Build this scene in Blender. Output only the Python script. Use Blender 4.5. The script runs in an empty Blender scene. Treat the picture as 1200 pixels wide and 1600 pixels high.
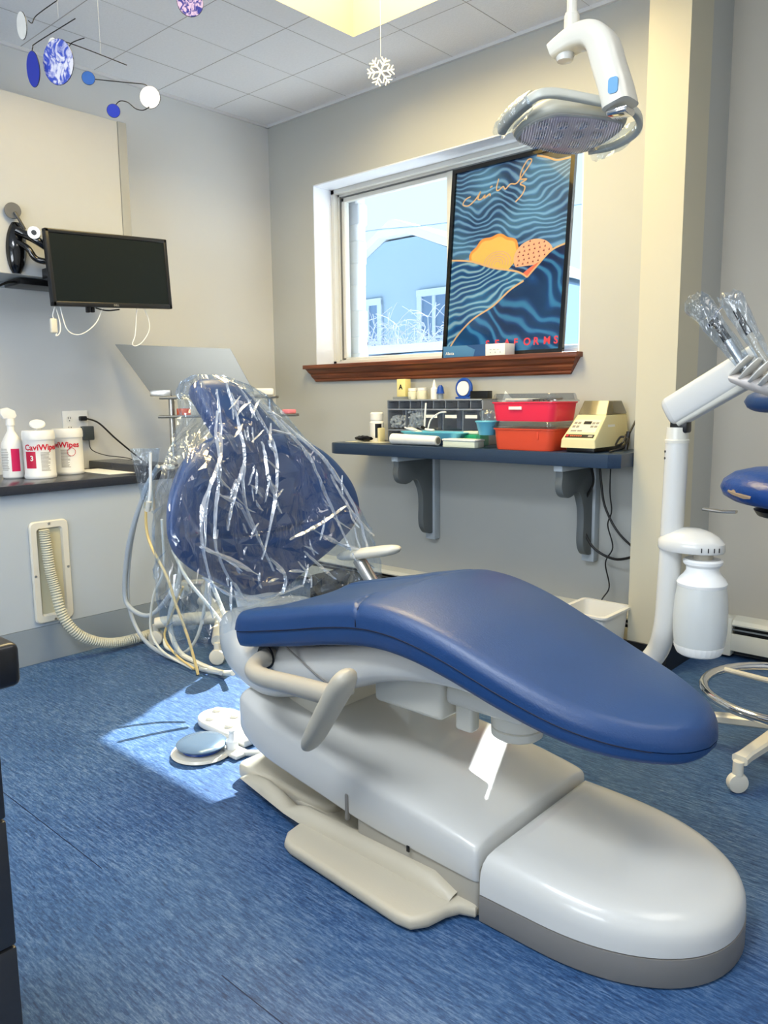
import bpy, bmesh, math, random
from math import sin, cos, pi, radians, sqrt, exp, atan2
from mathutils import Vector, Matrix, noise
random.seed(7)
S = bpy.context.scene
COL = S.collection

# ---------------------------------------------------------------- camera
yaw, pitch, roll = radians(42.09), radians(8.264), radians(-0.586)
CAM = Vector((3.605, -3.048, 1.05))
F = Vector((-sin(yaw)*cos(pitch), cos(yaw)*cos(pitch), -sin(pitch)))
R0 = Vector((cos(yaw), sin(yaw), 0)); U0 = R0.cross(F)
Rr = R0*cos(roll)+U0*sin(roll); Ur = -R0*sin(roll)+U0*cos(roll)
cam_data = bpy.data.cameras.new('camera'); cam_data.sensor_fit = 'VERTICAL'
cam_data.sensor_height = 36; cam_data.sensor_width = 27; cam_data.lens = 1224.8/1600*36
cam_data.clip_start = 0.02; cam_data.clip_end = 200
cam = bpy.data.objects.new('camera', cam_data); COL.objects.link(cam)
M = Matrix((Rr, Ur, -F)).transposed().to_4x4(); M.translation = CAM
cam.matrix_world = M
S.camera = cam

# ---------------------------------------------------------------- world, sun, lights
W = bpy.data.worlds.new('sky'); S.world = W; W.use_nodes = True
wn = W.node_tree.nodes; wl = W.node_tree.links
bg = wn['Background']; bg.inputs[0].default_value = (0.84, 0.95, 1.0, 1); bg.inputs[1].default_value = .92
SUN_DIR = Vector((0.42, -1.0, -1.0)).normalized()
sd = bpy.data.lights.new('sun', 'SUN'); sd.energy = 15.0; sd.angle = radians(0.6); sd.color = (1, .96, .9)
so = bpy.data.objects.new('sun', sd); COL.objects.link(so)
so.rotation_euler = SUN_DIR.to_track_quat('-Z', 'Y').to_euler(); so.location = (-2, 5, 6)

def area(name, loc, direction, sx, sy, power, color):
    d = bpy.data.lights.new(name, 'AREA'); d.shape = 'RECTANGLE'; d.size = sx; d.size_y = sy
    d.energy = power; d.color = color
    o = bpy.data.objects.new(name, d); COL.objects.link(o); o.location = loc
    o.rotation_euler = Vector(direction).to_track_quat('-Z', 'Y').to_euler()
    return o
# warm lamp of the recessed ceiling light, daylight of the window, daylight ceiling fixtures nearer the camera
area('recessed_light', (1.60, -1.13, 2.83), (0, 0, -1), 0.7, 1.1, 42, (1.0, .80, .42))
wp = area('window_portal', (1.16, .25, 1.70), (0, -1, 0), 1.6, .95, 1, (1, 1, 1)); wp.data.cycles.is_portal = True
area('ceiling_fixture_light', (2.6, -3.3, 2.55), (0, 0, -1), 1.2, 0.6, 40, (.88, .94, 1))
area('ceiling_fixture_light', (3.9, -1.4, 2.55), (0, 0, -1), 0.6, 1.2, 9, (1, .95, .86))
# fill lamp added behind the camera to brighten the ceiling and room
area('added_rear_fill', (2.6, -4.88, 1.5), (-.05, 1, .55), 2.2, 1.3, 62, (.88, .94, 1))
S.view_settings.view_transform = 'Standard'; S.view_settings.look = 'None'
S.view_settings.gamma = 1; S.view_settings.use_curve_mapping = False
S.view_settings.exposure = 0.46
S.cycles.transparent_max_bounces = 24

# ---------------------------------------------------------------- materials
def lin(c): return tuple(((v/255)/12.92 if v/255 <= .04045 else ((v/255+.055)/1.055)**2.4) for v in c)+(1,)
def mat(name, rgb, rough=.5, metal=0, spec=.5, noise_amt=0, nscale=20, bump=0, bscale=60, coat=0, sub=0, trans=0, ior=1.45, alpha=1, emis=None, estr=0):
    m = bpy.data.materials.new(name); m.use_nodes = True
    nt = m.node_tree; b = nt.nodes['Principled BSDF']; c = lin(rgb)
    b.inputs['Base Color'].default_value = c; b.inputs['Roughness'].default_value = rough
    b.inputs['Metallic'].default_value = metal; b.inputs['Specular IOR Level'].default_value = spec
    b.inputs['Coat Weight'].default_value = coat; b.inputs['Transmission Weight'].default_value = trans
    b.inputs['IOR'].default_value = ior; b.inputs['Alpha'].default_value = alpha
    if sub: b.inputs['Subsurface Weight'].default_value = sub; b.inputs['Subsurface Radius'].default_value = (.01, .01, .01)
    if emis: b.inputs['Emission Color'].default_value = lin(emis); b.inputs['Emission Strength'].default_value = estr
    if noise_amt or bump:
        tc = nt.nodes.new('ShaderNodeTexCoord')
    if noise_amt:
        n = nt.nodes.new('ShaderNodeTexNoise'); n.inputs['Scale'].default_value = nscale; n.inputs['Detail'].default_value = 5
        nt.links.new(tc.outputs['Object'], n.inputs['Vector'])
        mx = nt.nodes.new('ShaderNodeMixRGB'); mx.blend_type = 'MIX'
        mx.inputs[1].default_value = tuple(v*(1-noise_amt) for v in c[:3])+(1,)
        mx.inputs[2].default_value = tuple(min(1, v*(1+noise_amt)) for v in c[:3])+(1,)
        nt.links.new(n.outputs['Fac'], mx.inputs[0]); nt.links.new(mx.outputs[0], b.inputs['Base Color'])
    if bump:
        n2 = nt.nodes.new('ShaderNodeTexNoise'); n2.inputs['Scale'].default_value = bscale; n2.inputs['Detail'].default_value = 4
        nt.links.new(tc.outputs['Object'], n2.inputs['Vector'])
        bp = nt.nodes.new('ShaderNodeBump'); bp.inputs['Strength'].default_value = bump; bp.inputs['Distance'].default_value = .004
        nt.links.new(n2.outputs['Fac'], bp.inputs['Height']); nt.links.new(bp.outputs[0], b.inputs['Normal'])
    return m

def floor_material():
    m = bpy.data.materials.new('blue_sheet_floor'); m.use_nodes = True; nt = m.node_tree; b = nt.nodes['Principled BSDF']
    tc = nt.nodes.new('ShaderNodeTexCoord')
    def ns(scale, sx, sy, det=6):
        mp = nt.nodes.new('ShaderNodeMapping'); mp.inputs['Scale'].default_value = (sx, sy, 1)
        nt.links.new(tc.outputs['Object'], mp.inputs[0])
        n = nt.nodes.new('ShaderNodeTexNoise'); n.inputs['Scale'].default_value = scale; n.inputs['Detail'].default_value = det; n.inputs['Roughness'].default_value = .7
        nt.links.new(mp.outputs[0], n.inputs['Vector']); return n
    a = ns(22, 1.0, 8.0); bb = ns(95, 1, 4); c = ns(2.2, 1, 1.6, 3)
    r = nt.nodes.new('ShaderNodeValToRGB'); e = r.color_ramp.elements
    e[0].position = .38; e[0].color = lin((22, 46, 84)); e[1].position = .64; e[1].color = lin((112, 136, 166))
    k = e.new(.5); k.color = lin((50, 86, 130))
    ad = nt.nodes.new('ShaderNodeMath'); ad.operation = 'MULTIPLY_ADD'; ad.inputs[1].default_value = .5
    m2 = nt.nodes.new('ShaderNodeMath'); m2.operation = 'MULTIPLY'; m2.inputs[1].default_value = .38
    m3 = nt.nodes.new('ShaderNodeMath'); m3.operation = 'MULTIPLY_ADD'; m3.inputs[1].default_value = .12
    nt.links.new(bb.outputs['Fac'], m2.inputs[0]); nt.links.new(a.outputs['Fac'], ad.inputs[0]); nt.links.new(m2.outputs[0], ad.inputs[2])
    nt.links.new(c.outputs['Fac'], m3.inputs[0]); nt.links.new(ad.outputs[0], m3.inputs[2])
    nt.links.new(m3.outputs[0], r.inputs[0]); nt.links.new(r.outputs[0], b.inputs['Base Color'])
    b.inputs['Roughness'].default_value = .42; b.inputs['Specular IOR Level'].default_value = .45
    bp = nt.nodes.new('ShaderNodeBump'); bp.inputs['Strength'].default_value = .12; bp.inputs['Distance'].default_value = .002
    nt.links.new(bb.outputs['Fac'], bp.inputs['Height']); nt.links.new(bp.outputs[0], b.inputs['Normal'])
    return m

def wood_material(name, c1, c2, sx=2, sy=40):
    m = bpy.data.materials.new(name); m.use_nodes = True; nt = m.node_tree; b = nt.nodes['Principled BSDF']
    tc = nt.nodes.new('ShaderNodeTexCoord'); mp = nt.nodes.new('ShaderNodeMapping'); mp.inputs['Scale'].default_value = (sx, sy, sy)
    n = nt.nodes.new('ShaderNodeTexNoise'); n.inputs['Scale'].default_value = 2; n.inputs['Detail'].default_value = 6
    r = nt.nodes.new('ShaderNodeValToRGB'); r.color_ramp.elements[0].position = .35; r.color_ramp.elements[0].color = lin(c1)
    r.color_ramp.elements[1].position = .7; r.color_ramp.elements[1].color = lin(c2)
    nt.links.new(tc.outputs['Object'], mp.inputs[0]); nt.links.new(mp.outputs[0], n.inputs['Vector'])
    nt.links.new(n.outputs['Fac'], r.inputs[0]); nt.links.new(r.outputs[0], b.inputs['Base Color'])
    b.inputs['Roughness'].default_value = .4
    return m

def film_material(name, clear=.80, tint=(235, 242, 250), rough=.12, wrinkle=1.0, scale=9, white=.25):
    """thin clear plastic film: mostly see-through, glossy creases"""
    m = bpy.data.materials.new(name); m.use_nodes = True; nt = m.node_tree; nt.nodes.clear()
    out = nt.nodes.new('ShaderNodeOutputMaterial'); tr = nt.nodes.new('ShaderNodeBsdfTransparent'); tr.inputs[0].default_value = lin(tint)
    gl = nt.nodes.new('ShaderNodeBsdfGlossy'); gl.inputs['Roughness'].default_value = rough; gl.inputs[0].default_value = (1, 1, 1, 1)
    df = nt.nodes.new('ShaderNodeBsdfDiffuse'); df.inputs[0].default_value = (.85, .9, .95, 1)
    tl = nt.nodes.new('ShaderNodeBsdfTranslucent'); tl.inputs[0].default_value = (.85, .9, .95, 1)
    a0 = nt.nodes.new('ShaderNodeMixShader'); a0.inputs[0].default_value = .5
    nt.links.new(df.outputs[0], a0.inputs[1]); nt.links.new(tl.outputs[0], a0.inputs[2])
    a = nt.nodes.new('ShaderNodeMixShader'); a.inputs[0].default_value = white
    nt.links.new(gl.outputs[0], a.inputs[1]); nt.links.new(a0.outputs[0], a.inputs[2])
    tc = nt.nodes.new('ShaderNodeTexCoord')
    v = nt.nodes.new('ShaderNodeTexNoise'); v.inputs['Scale'].default_value = scale; v.inputs['Detail'].default_value = 3; v.inputs['Distortion'].default_value = .8
    mp = nt.nodes.new('ShaderNodeMapping'); mp.inputs['Scale'].default_value = (1, 1, .35); mp.inputs['Rotation'].default_value = (.35, 0, 0)
    ab = nt.nodes.new('ShaderNodeMath'); ab.operation = 'SUBTRACT'; ab.inputs[1].default_value = .5
    ac = nt.nodes.new('ShaderNodeMath'); ac.operation = 'ABSOLUTE'; nt.links.new(ab.outputs[0], ac.inputs[0])
    n = nt.nodes.new('ShaderNodeTexNoise'); n.inputs['Scale'].default_value = 5; n.inputs['Detail'].default_value = 3
    mxv = nt.nodes.new('ShaderNodeMixRGB'); mxv.inputs[0].default_value = .12
    nt.links.new(tc.outputs['Object'], mp.inputs[0]); nt.links.new(mp.outputs[0], n.inputs['Vector'])
    nt.links.new(mp.outputs[0], mxv.inputs[1]); nt.links.new(n.outputs['Color'], mxv.inputs[2])
    nt.links.new(mxv.outputs[0], v.inputs['Vector'])
    bp = nt.nodes.new('ShaderNodeBump'); bp.inputs['Strength'].default_value = wrinkle; bp.inputs['Distance'].default_value = .03
    nt.links.new(v.outputs['Fac'], ab.inputs[0]); nt.links.new(ac.outputs[0], bp.inputs['Height'])
    nt.links.new(bp.outputs[0], gl.inputs['Normal'])
    fr = nt.nodes.new('ShaderNodeLayerWeight'); fr.inputs[0].default_value = .5
    pw = nt.nodes.new('ShaderNodeMath'); pw.operation = 'POWER'; pw.inputs[1].default_value = 2.5; nt.links.new(fr.outputs['Facing'], pw.inputs[0])
    ma = nt.nodes.new('ShaderNodeMath'); ma.operation = 'MULTIPLY_ADD'; ma.inputs[1].default_value = .55; ma.inputs[2].default_value = (1-clear); ma.use_clamp = True
    nt.links.new(pw.outputs[0], ma.inputs[0])
    mx = nt.nodes.new('ShaderNodeMixShader')
    nt.links.new(ma.outputs[0], mx.inputs[0]); nt.links.new(tr.outputs[0], mx.inputs[1]); nt.links.new(a.outputs[0], mx.inputs[2])
    nt.links.new(mx.outputs[0], out.inputs[0])
    return m

def glass_material(name, tint=(235, 245, 250), rough=.03, mixg=.08):
    m = bpy.data.materials.new(name); m.use_nodes = True; nt = m.node_tree; nt.nodes.clear()
    out = nt.nodes.new('ShaderNodeOutputMaterial'); tr = nt.nodes.new('ShaderNodeBsdfTransparent'); tr.inputs[0].default_value = lin(tint)
    gl = nt.nodes.new('ShaderNodeBsdfGlossy'); gl.inputs['Roughness'].default_value = rough
    mx = nt.nodes.new('ShaderNodeMixShader'); fr = nt.nodes.new('ShaderNodeLayerWeight'); fr.inputs[0].default_value = .5
    pw = nt.nodes.new('ShaderNodeMath'); pw.operation = 'POWER'; pw.inputs[1].default_value = 4; nt.links.new(fr.outputs['Facing'], pw.inputs[0])
    ma = nt.nodes.new('ShaderNodeMath'); ma.operation = 'MULTIPLY_ADD'; ma.inputs[1].default_value = .5; ma.inputs[2].default_value = mixg; ma.use_clamp = True
    nt.links.new(pw.outputs[0], ma.inputs[0]); nt.links.new(ma.outputs[0], mx.inputs[0])
    nt.links.new(tr.outputs[0], mx.inputs[1]); nt.links.new(gl.outputs[0], mx.inputs[2]); nt.links.new(mx.outputs[0], out.inputs[0])
    return m

WALL = mat('wall_paint', (206, 208, 208), .55, noise_amt=.03, nscale=3)
WALLB = mat('wall_paint_dimmed', (180, 182, 178), .6, noise_amt=.03, nscale=3)  # same grey wall paint, darkened to take down the light on the back wall
CEIL = mat('ceiling_tile', (236, 238, 242), .9, noise_amt=.06, nscale=90, bump=.3, bscale=150)
GRID = mat('ceiling_joint', (172, 170, 170), .7)
WHITE = mat('white_reveal_paint', (225, 230, 238), .5)
FLOOR = floor_material()
VINYL = mat('blue_upholstery', (24, 62, 112), .42, spec=.8, noise_amt=.12, nscale=6, bump=.12, bscale=260)
VINYLD = mat('navy_upholstery_side', (10, 30, 78), .42, noise_amt=.1, nscale=6, bump=.1, bscale=260)
STITCH = mat('dark_seam_thread', (10, 18, 45), .6)
CREAM = mat('cream_plastic', (212, 208, 194), .32, coat=.2)
CREAMW = mat('white_gloss_plastic', (208, 207, 201), .26, coat=.3)
GREYP = mat('warm_grey_skirt', (134, 130, 124), .5)
PLATE = mat('taupe_powder_coat', (196, 187, 166), .42, bump=.1, bscale=200)
TAUPE = mat('taupe_arm_finish', (178, 172, 158), .33)
METAL = mat('brushed_metal', (190, 188, 182), .28, metal=.9)
CHROME = mat('chrome', (225, 225, 225), .08, metal=1)
STEEL = mat('satin_steel', (128, 126, 118), .34, metal=1)
BLACK = mat('black_plastic', (14, 14, 16), .35)
BLACKG = mat('gloss_black', (8, 8, 9), .1, coat=.5)
SCREEN = mat('lcd_screen', (12, 22, 24), .32, spec=.35)
COUNTER = mat('dark_laminate', (46, 50, 60), .25, noise_amt=.2, nscale=200)
SHELFM = mat('blue_black_laminate', (40, 58, 82), .3, noise_amt=.25, nscale=180)
PANEL = mat('grey_panel', (178, 186, 192), .45, noise_amt=.03, nscale=3)
TOEK = mat('grey_toe_board', (136, 146, 154), .5, noise_amt=.05, nscale=4)
BRACKET = mat('grey_bracket_paint', (98, 104, 106), .5)
BRACKETL = mat('light_grey_paint', (176, 186, 194), .5)
WOOD = wood_material('brown_sill_wood', (84, 40, 22), (136, 74, 42))
HEATER = mat('cream_enamel', (222, 220, 205), .4)
HOSEG = mat('grey_vinyl_hose', (176, 184, 190), .4)
HOSEC = mat('cream_vinyl_hose', (224, 222, 208), .4)
HOSEY = mat('yellow_tube', (224, 196, 130), .4)
FILM = film_material('clear_film', wrinkle=.8, scale=11, clear=.90, white=.10, rough=.10)
FILMS = film_material('clear_sleeve_film', wrinkle=.6, scale=30, clear=.92, white=.2)
FILMC = film_material('creased_film', wrinkle=.5, scale=20, clear=.45, white=.45, rough=.15)
GLASS = glass_material('window_glass', (244, 249, 252), .03, .015)
CLEARP = glass_material('clear_plastic_box', (232, 236, 240), .08, .05)
SMOKE = glass_material('smoked_plastic', (160, 150, 120), .1, .06)
GREYCL = glass_material('grey_clear_drawer', (228, 232, 238), .12, .06)
PAPER = mat('white_paper', (236, 236, 230), .7)
BOTTLEW = mat('white_plastic_bottle', (236, 236, 232), .35)
MILK = mat('translucent_milky_plastic', (200, 203, 200), .3, sub=.3)
MAGENTA = mat('magenta_label', (214, 30, 90), .5)
REDT = mat('red_print', (200, 20, 50), .5)
PINKBOX = mat('coral_pink_plastic', (240, 48, 78), .35)
ORBOX = mat('orange_red_plastic', (222, 78, 48), .35)
AQUA = mat('aqua_plastic', (96, 178, 206), .4)
GREENB = mat('green_plastic', (30, 150, 110), .35)
BEIGE = mat('beige_plastic', (226, 216, 166), .42)
BLUEP = mat('blue_plastic', (24, 72, 160), .35)
BOXBLUE = mat('steel_blue_card', (72, 122, 166), .5)
LGREEN = mat('pale_green_plastic', (212, 222, 205), .4)
BLACKV = mat('black_cord_rubber', (12, 12, 12), .5)
TRIMG = mat('grey_edge_trim', (158, 160, 158), .4)
CABF = mat('cabinet_cream_laminate', (184, 187, 188), .3, noise_amt=.02)
DARKC = mat('charcoal_laminate', (52, 53, 56), .32, noise_amt=.1, nscale=150)
COBALT = mat('cobalt_glass', (14, 44, 170), .45)
PEARL = mat('pearl_glass', (236, 234, 226), .3, noise_amt=.15, nscale=25)

def marble(name, c1, c2, sc):
    m = bpy.data.materials.new(name); m.use_nodes = True; nt = m.node_tree; b = nt.nodes['Principled BSDF']
    tc = nt.nodes.new('ShaderNodeTexCoord'); n = nt.nodes.new('ShaderNodeTexNoise'); n.inputs['Scale'].default_value = sc
    n.inputs['Detail'].default_value = 3; n.inputs['Distortion'].default_value = 1.6
    r = nt.nodes.new('ShaderNodeValToRGB'); r.color_ramp.elements[0].position = .42; r.color_ramp.elements[0].color = lin(c1)
    r.color_ramp.elements[1].position = .56; r.color_ramp.elements[1].color = lin(c2)
    nt.links.new(tc.outputs['Object'], n.inputs['Vector']); nt.links.new(n.outputs['Fac'], r.inputs[0]); nt.links.new(r.outputs[0], b.inputs['Base Color'])
    b.inputs['Roughness'].default_value = .2
    return m
SWIRL = marble('blue_white_swirl_glass', (70, 90, 190), (235, 232, 240), 26)
SPECK = marble('speckled_purple_glass', (38, 44, 130), (150, 140, 190), 60)

# ---------------------------------------------------------------- mesh helpers
def tag(o, label=None, cat=None, group=None, kind=None):
    if label: o['label'] = label
    if cat: o['category'] = cat
    if group: o['group'] = group
    if kind: o['kind'] = kind
    return o
def thing(name, label, cat, loc=(0, 0, 0), group=None):
    o = bpy.data.objects.new(name, None); COL.objects.link(o); o.location = loc; o.empty_display_size = .05
    return tag(o, label, cat, group)
def link(name, me, m=None, parent=None, smooth=None):
    if m is not None and not me.materials: me.materials.append(m)
    o = bpy.data.objects.new(name, me); COL.objects.link(o)
    if parent is not None:
        o.parent = parent
        # geometry is authored in world coordinates: shift into the parent's frame
        chain = Vector((0, 0, 0)); p = parent
        while p is not None:
            chain += p.location; p = p.parent
        o.location = -chain
    return o
def shade(me, ang=35):
    for p in me.polygons: p.use_smooth = True
    try: me.set_sharp_from_angle(angle=radians(ang))
    except Exception: pass
def rebase(o, smooth_ang=35):
    """move the mesh origin of an object to its base centre while keeping its place"""
    me = o.data; vs = me.vertices
    if len(vs) == 0: return o
    lo = [min(v.co[i] for v in vs) for i in range(3)]; hi = [max(v.co[i] for v in vs) for i in range(3)]
    c = Vector(((lo[0]+hi[0])/2, (lo[1]+hi[1])/2, lo[2])) if o.parent is None else Vector(((lo[0]+hi[0])/2, (lo[1]+hi[1])/2, (lo[2]+hi[2])/2))
    me.transform(Matrix.Translation(-c)); o.location = Vector(o.location)+c
    return o
def mk(name, bm, m, parent=None, ang=35, smooth=True):
    me = bpy.data.meshes.new(name); bmesh.ops.recalc_face_normals(bm, faces=bm.faces[:]); bm.to_mesh(me); bm.free()
    if smooth: shade(me, ang)
    o = link(name, me, m, parent)
    return rebase(o)
def BM(): return bmesh.new()
def box(bm, x0, x1, y0, y1, z0, z1, bev=0, seg=2, rot=None, origin=None):
    r = bmesh.ops.create_cube(bm, size=1)
    vs = r['verts']
    bmesh.ops.scale(bm, vec=(x1-x0, y1-y0, z1-z0), verts=vs)
    bmesh.ops.translate(bm, vec=((x0+x1)/2, (y0+y1)/2, (z0+z1)/2), verts=vs)
    if rot is not None:
        bmesh.ops.rotate(bm, cent=origin or ((x0+x1)/2, (y0+y1)/2, (z0+z1)/2), matrix=rot, verts=vs)
    if bev > 0:
        es = list({e for v in vs for e in v.link_edges})
        bmesh.ops.bevel(bm, geom=es, offset=bev, segments=seg, profile=.5, affect='EDGES')
    return bm
def catmull(pts, n=8, closed=False):
    P = [Vector(p) for p in pts]; out = []
    N = len(P); rng = N if closed else N-1
    for i in range(rng):
        if closed: p0, p1, p2, p3 = P[(i-1) % N], P[i], P[(i+1) % N], P[(i+2) % N]
        else: p0, p1, p2, p3 = P[max(i-1, 0)], P[i], P[i+1], P[min(i+2, N-1)]
        for k in range(n):
            t = k/n; t2 = t*t; t3 = t2*t
            out.append(.5*((2*p1)+(-p0+p2)*t+(2*p0-5*p1+4*p2-p3)*t2+(-p0+3*p1-3*p2+p3)*t3))
    if not closed: out.append(P[-1])
    return out
def tube(bm, pts, r, seg=12, n=8, smooth=True, cap=True, closed=False, ribs=0):
    pts = catmull(pts, n, closed) if smooth and len(pts) > 2 else [Vector(p) for p in pts]
    N = len(pts); rings = []; up = None
    for i, p in enumerate(pts):
        a = pts[i-1] if (i > 0 or closed) else p; b = pts[(i+1) % N] if (i < N-1 or closed) else p
        t = (b-a).normalized() if (b-a).length > 1e-9 else Vector((0, 0, 1))
        if up is None:
            up = Vector((0, 0, 1)) if abs(t.z) < .9 else Vector((1, 0, 0))
        x = up.cross(t)
        if x.length < 1e-6: x = Vector((1, 0, 0)).cross(t)
        x.normalize(); y = t.cross(x).normalized(); up = y
        f = i/(N-1) if N > 1 else 0
        rr = r(f) if callable(r) else r
        if ribs: rr = rr*(1+.10*(1 if i % 2 else -1))
        rings.append([bm.verts.new(p+x*cos(2*pi*k/seg)*rr+y*sin(2*pi*k/seg)*rr) for k in range(seg)])
    for i in range(len(rings)-(0 if closed else 1)):
        A = rings[i]; B = rings[(i+1) % len(rings)]
        for k in range(seg): bm.faces.new((A[k], A[(k+1) % seg], B[(k+1) % seg], B[k]))
    if cap and not closed:
        bm.faces.new(rings[0][::-1]); bm.faces.new(rings[-1])
    return bm
def lathe(bm, prof, cx=0, cy=0, cz=0, seg=32, axis=None, sx=1, sy=1):
    """prof: list of (r, z); closed to the axis at both ends when r is 0"""
    rings = []
    for r, z in prof:
        if r < 1e-6: rings.append([bm.verts.new((0, 0, z))])
        else: rings.append([bm.verts.new((r*sx*cos(2*pi*k/seg), r*sy*sin(2*pi*k/seg), z)) for k in range(seg)])
    for A, B in zip(rings, rings[1:]):
        if len(A) == 1 and len(B) == 1: continue
        for k in range(seg):
            j = (k+1) % seg
            if len(A) == 1: bm.faces.new((A[0], B[j], B[k]))
            elif len(B) == 1: bm.faces.new((A[k], A[j], B[0]))
            else: bm.faces.new((A[k], A[j], B[j], B[k]))
    if len(rings[0]) > 1: bm.faces.new(rings[0][::-1])
    if len(rings[-1]) > 1: bm.faces.new(rings[-1])
    vs = [v for r_ in rings for v in r_]
    if axis is not None:
        q = Vector((0, 0, 1)).rotation_difference(Vector(axis).normalized()).to_matrix()
        bmesh.ops.rotate(bm, cent=(0, 0, 0), matrix=q, verts=vs)
    bmesh.ops.translate(bm, vec=(cx, cy, cz), verts=vs)
    return bm
def prism(bm, poly, axis, a, b, bev=0, seg=2):
    """extrude a 2-D polygon between a and b along the axis"""
    def P(u, v, w):
        return {'x': (w, u, v), 'y': (u, w, v), 'z': (u, v, w)}[axis]
    A = [bm.verts.new(P(u, v, a)) for u, v in poly]; B = [bm.verts.new(P(u, v, b)) for u, v in poly]
    n = len(poly); f0 = bm.faces.new(A); f1 = bm.faces.new(B[::-1])
    for i in range(n): bm.faces.new((A[i], B[i], B[(i+1) % n], A[(i+1) % n]))
    if bev:
        es = list(f0.edges)+list(f1.edges)
        bmesh.ops.recalc_face_normals(bm, faces=bm.faces[:])
        bmesh.ops.bevel(bm, geom=es, offset=bev, segments=seg, profile=.5, affect='EDGES')
    return bm
def loft(bm, rings, closed_ring=True, cap=True):
    V = [[bm.verts.new(p) for p in r] for r in rings]; n = len(V[0])
    for A, B in zip(V, V[1:]):
        for k in range(n if closed_ring else n-1):
            j = (k+1) % n; bm.faces.new((A[k], A[j], B[j], B[k]))
    if cap and closed_ring:
        bm.faces.new(V[0][::-1]); bm.faces.new(V[-1])
    return bm
def interp(tab, x):
    if x <= tab[0][0]: return tab[0][1]
    for (a, b), (c, d) in zip(tab, tab[1:]):
        if x <= c:
            t = (x-a)/(c-a); t = t*t*(3-2*t) if False else t
            return b+(d-b)*t
    return tab[-1][1]
def smooth_interp(tab, x):
    """monotone-ish cubic through the table"""
    n = len(tab)
    if x <= tab[0][0]: return tab[0][1]
    if x >= tab[-1][0]: return tab[-1][1]
    for i in range(n-1):
        if x <= tab[i+1][0]: break
    x0, y0 = tab[i]; x1, y1 = tab[i+1]
    m0 = (y1-tab[i-1][1])/(x1-tab[i-1][0]) if i > 0 else (y1-y0)/(x1-x0)
    m1 = (tab[i+2][1]-y0)/(tab[i+2][0]-x0) if i < n-2 else (y1-y0)/(x1-x0)
    h = x1-x0; t = (x-x0)/h
    return (2*t**3-3*t*t+1)*y0+(t**3-2*t*t+t)*h*m0+(-2*t**3+3*t*t)*y1+(t**3-t*t)*h*m1
def rrect(cx, cy, w, h, r, seg=6):
    out = []
    for sx, sy, a0 in ((1, 1, 0), (-1, 1, 90), (-1, -1, 180), (1, -1, 270)):
        for k in range(seg+1):
            a = radians(a0+90*k/seg)
            out.append((cx+sx*(w/2-r)+r*cos(a), cy+sy*(h/2-r)+r*sin(a)))
    return out
def text(name, s, size, loc, xdir, ydir, m, parent, depth=.0006, extra_scale=(1, 1), bold=0, kind=None):
    cu = bpy.data.curves.new('tmp', 'FONT'); cu.body = s; cu.size = size; cu.extrude = depth; cu.offset = bold
    cu.resolution_u = 3
    t = bpy.data.objects.new('tmp', cu); COL.objects.link(t)
    dg = bpy.context.evaluated_depsgraph_get(); me = bpy.data.meshes.new_from_object(t.evaluated_get(dg))
    COL.objects.unlink(t); bpy.data.objects.remove(t); bpy.data.curves.remove(cu)
    X = Vector(xdir).normalized()*extra_scale[0]; Y = Vector(ydir).normalized()*extra_scale[1]; Z = Vector(xdir).cross(Vector(ydir)).normalized()
    T = Matrix((X, Y, Z)).transposed().to_4x4(); T.translation = Vector(loc)
    me.transform(T); me.materials.clear()
    return rebase(link(name, me, m, parent))
def structure(name, bm, m, **k):
    o = mk(name, bm, m, **k); o['kind'] = 'structure'; return o
def simple(name, bm, m, label, cat, group=None, ang=35):
    return tag(mk(name, bm, m, ang=ang), label, cat, group)

# ================================================================ ROOM
CZ = 2.57
b = BM(); box(b, -.15, 5.0, -5.0, .35, -.1, 0); structure('floor', b, FLOOR, smooth=False)
# floor welding seam lines
b = BM()
for yy, x0, x1 in ((-2.262, .52, 2.02), (-2.284, 2.50, 4.2), (-.5, 1.0, 2.4)):
    box(b, x0, x1, yy-.0009, yy+.0009, .0001, .0006)
structure('trim_1', b, mat('floor_seam', (16, 34, 66), .6), smooth=False)
# ceiling with a rectangular light well
WX0, WX1, WY0, WY1 = 1.12, 2.13, -1.81, -.46
b = BM()
box(b, -.15, WX0, -5.0, .35, CZ, CZ+.06); box(b, WX1, 5.0, -5.0, .35, CZ, CZ+.06)
box(b, WX0, WX1, WY1, .35, CZ, CZ+.06); box(b, WX0, WX1, -5.0, WY0, CZ, CZ+.06)
structure('ceiling', b, CEIL, smooth=False)
b = BM()
k = 0
for i in range(0, 14):
    x = -.06+.337*i+.02
    w = .0028 if i % 2 else .0012
    if WX0-.02 < x < WX1+.02:
        box(b, x-w/2, x+w/2, WY1, 0, CZ-.0008, CZ+.001); box(b, x-w/2, x+w/2, -4.9, WY0, CZ-.0008, CZ+.001)
    elif x > .02: box(b, x-w/2, x+w/2, -4.9, 0, CZ-.0008, CZ+.001)
for i in range(0, 15):
    y = -.035-.337*i
    w = .0034 if i % 2 == 0 else .0026
    if y > -.1: continue
    if WY0 < y < WY1:
        box(b, 0, WX0, y-w/2, y+w/2, CZ-.0008, CZ+.001); box(b, WX1, 4.9, y-w/2, y+w/2, CZ-.0008, CZ+.001)
    else: box(b, 0, 4.9, y-w/2, y+w/2, CZ-.0008, CZ+.001)
structure('trim_2', b, GRID, smooth=False)
# edge moulding of the ceiling
b = BM(); box(b, 0, .014, -4.9, 0, CZ-.014, CZ); box(b, 0, 2.32, -.014, 0, CZ-.014, CZ)
structure('trim_3', b, mat('ceiling_edge_moulding', (214, 214, 214), .6), smooth=False)
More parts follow.
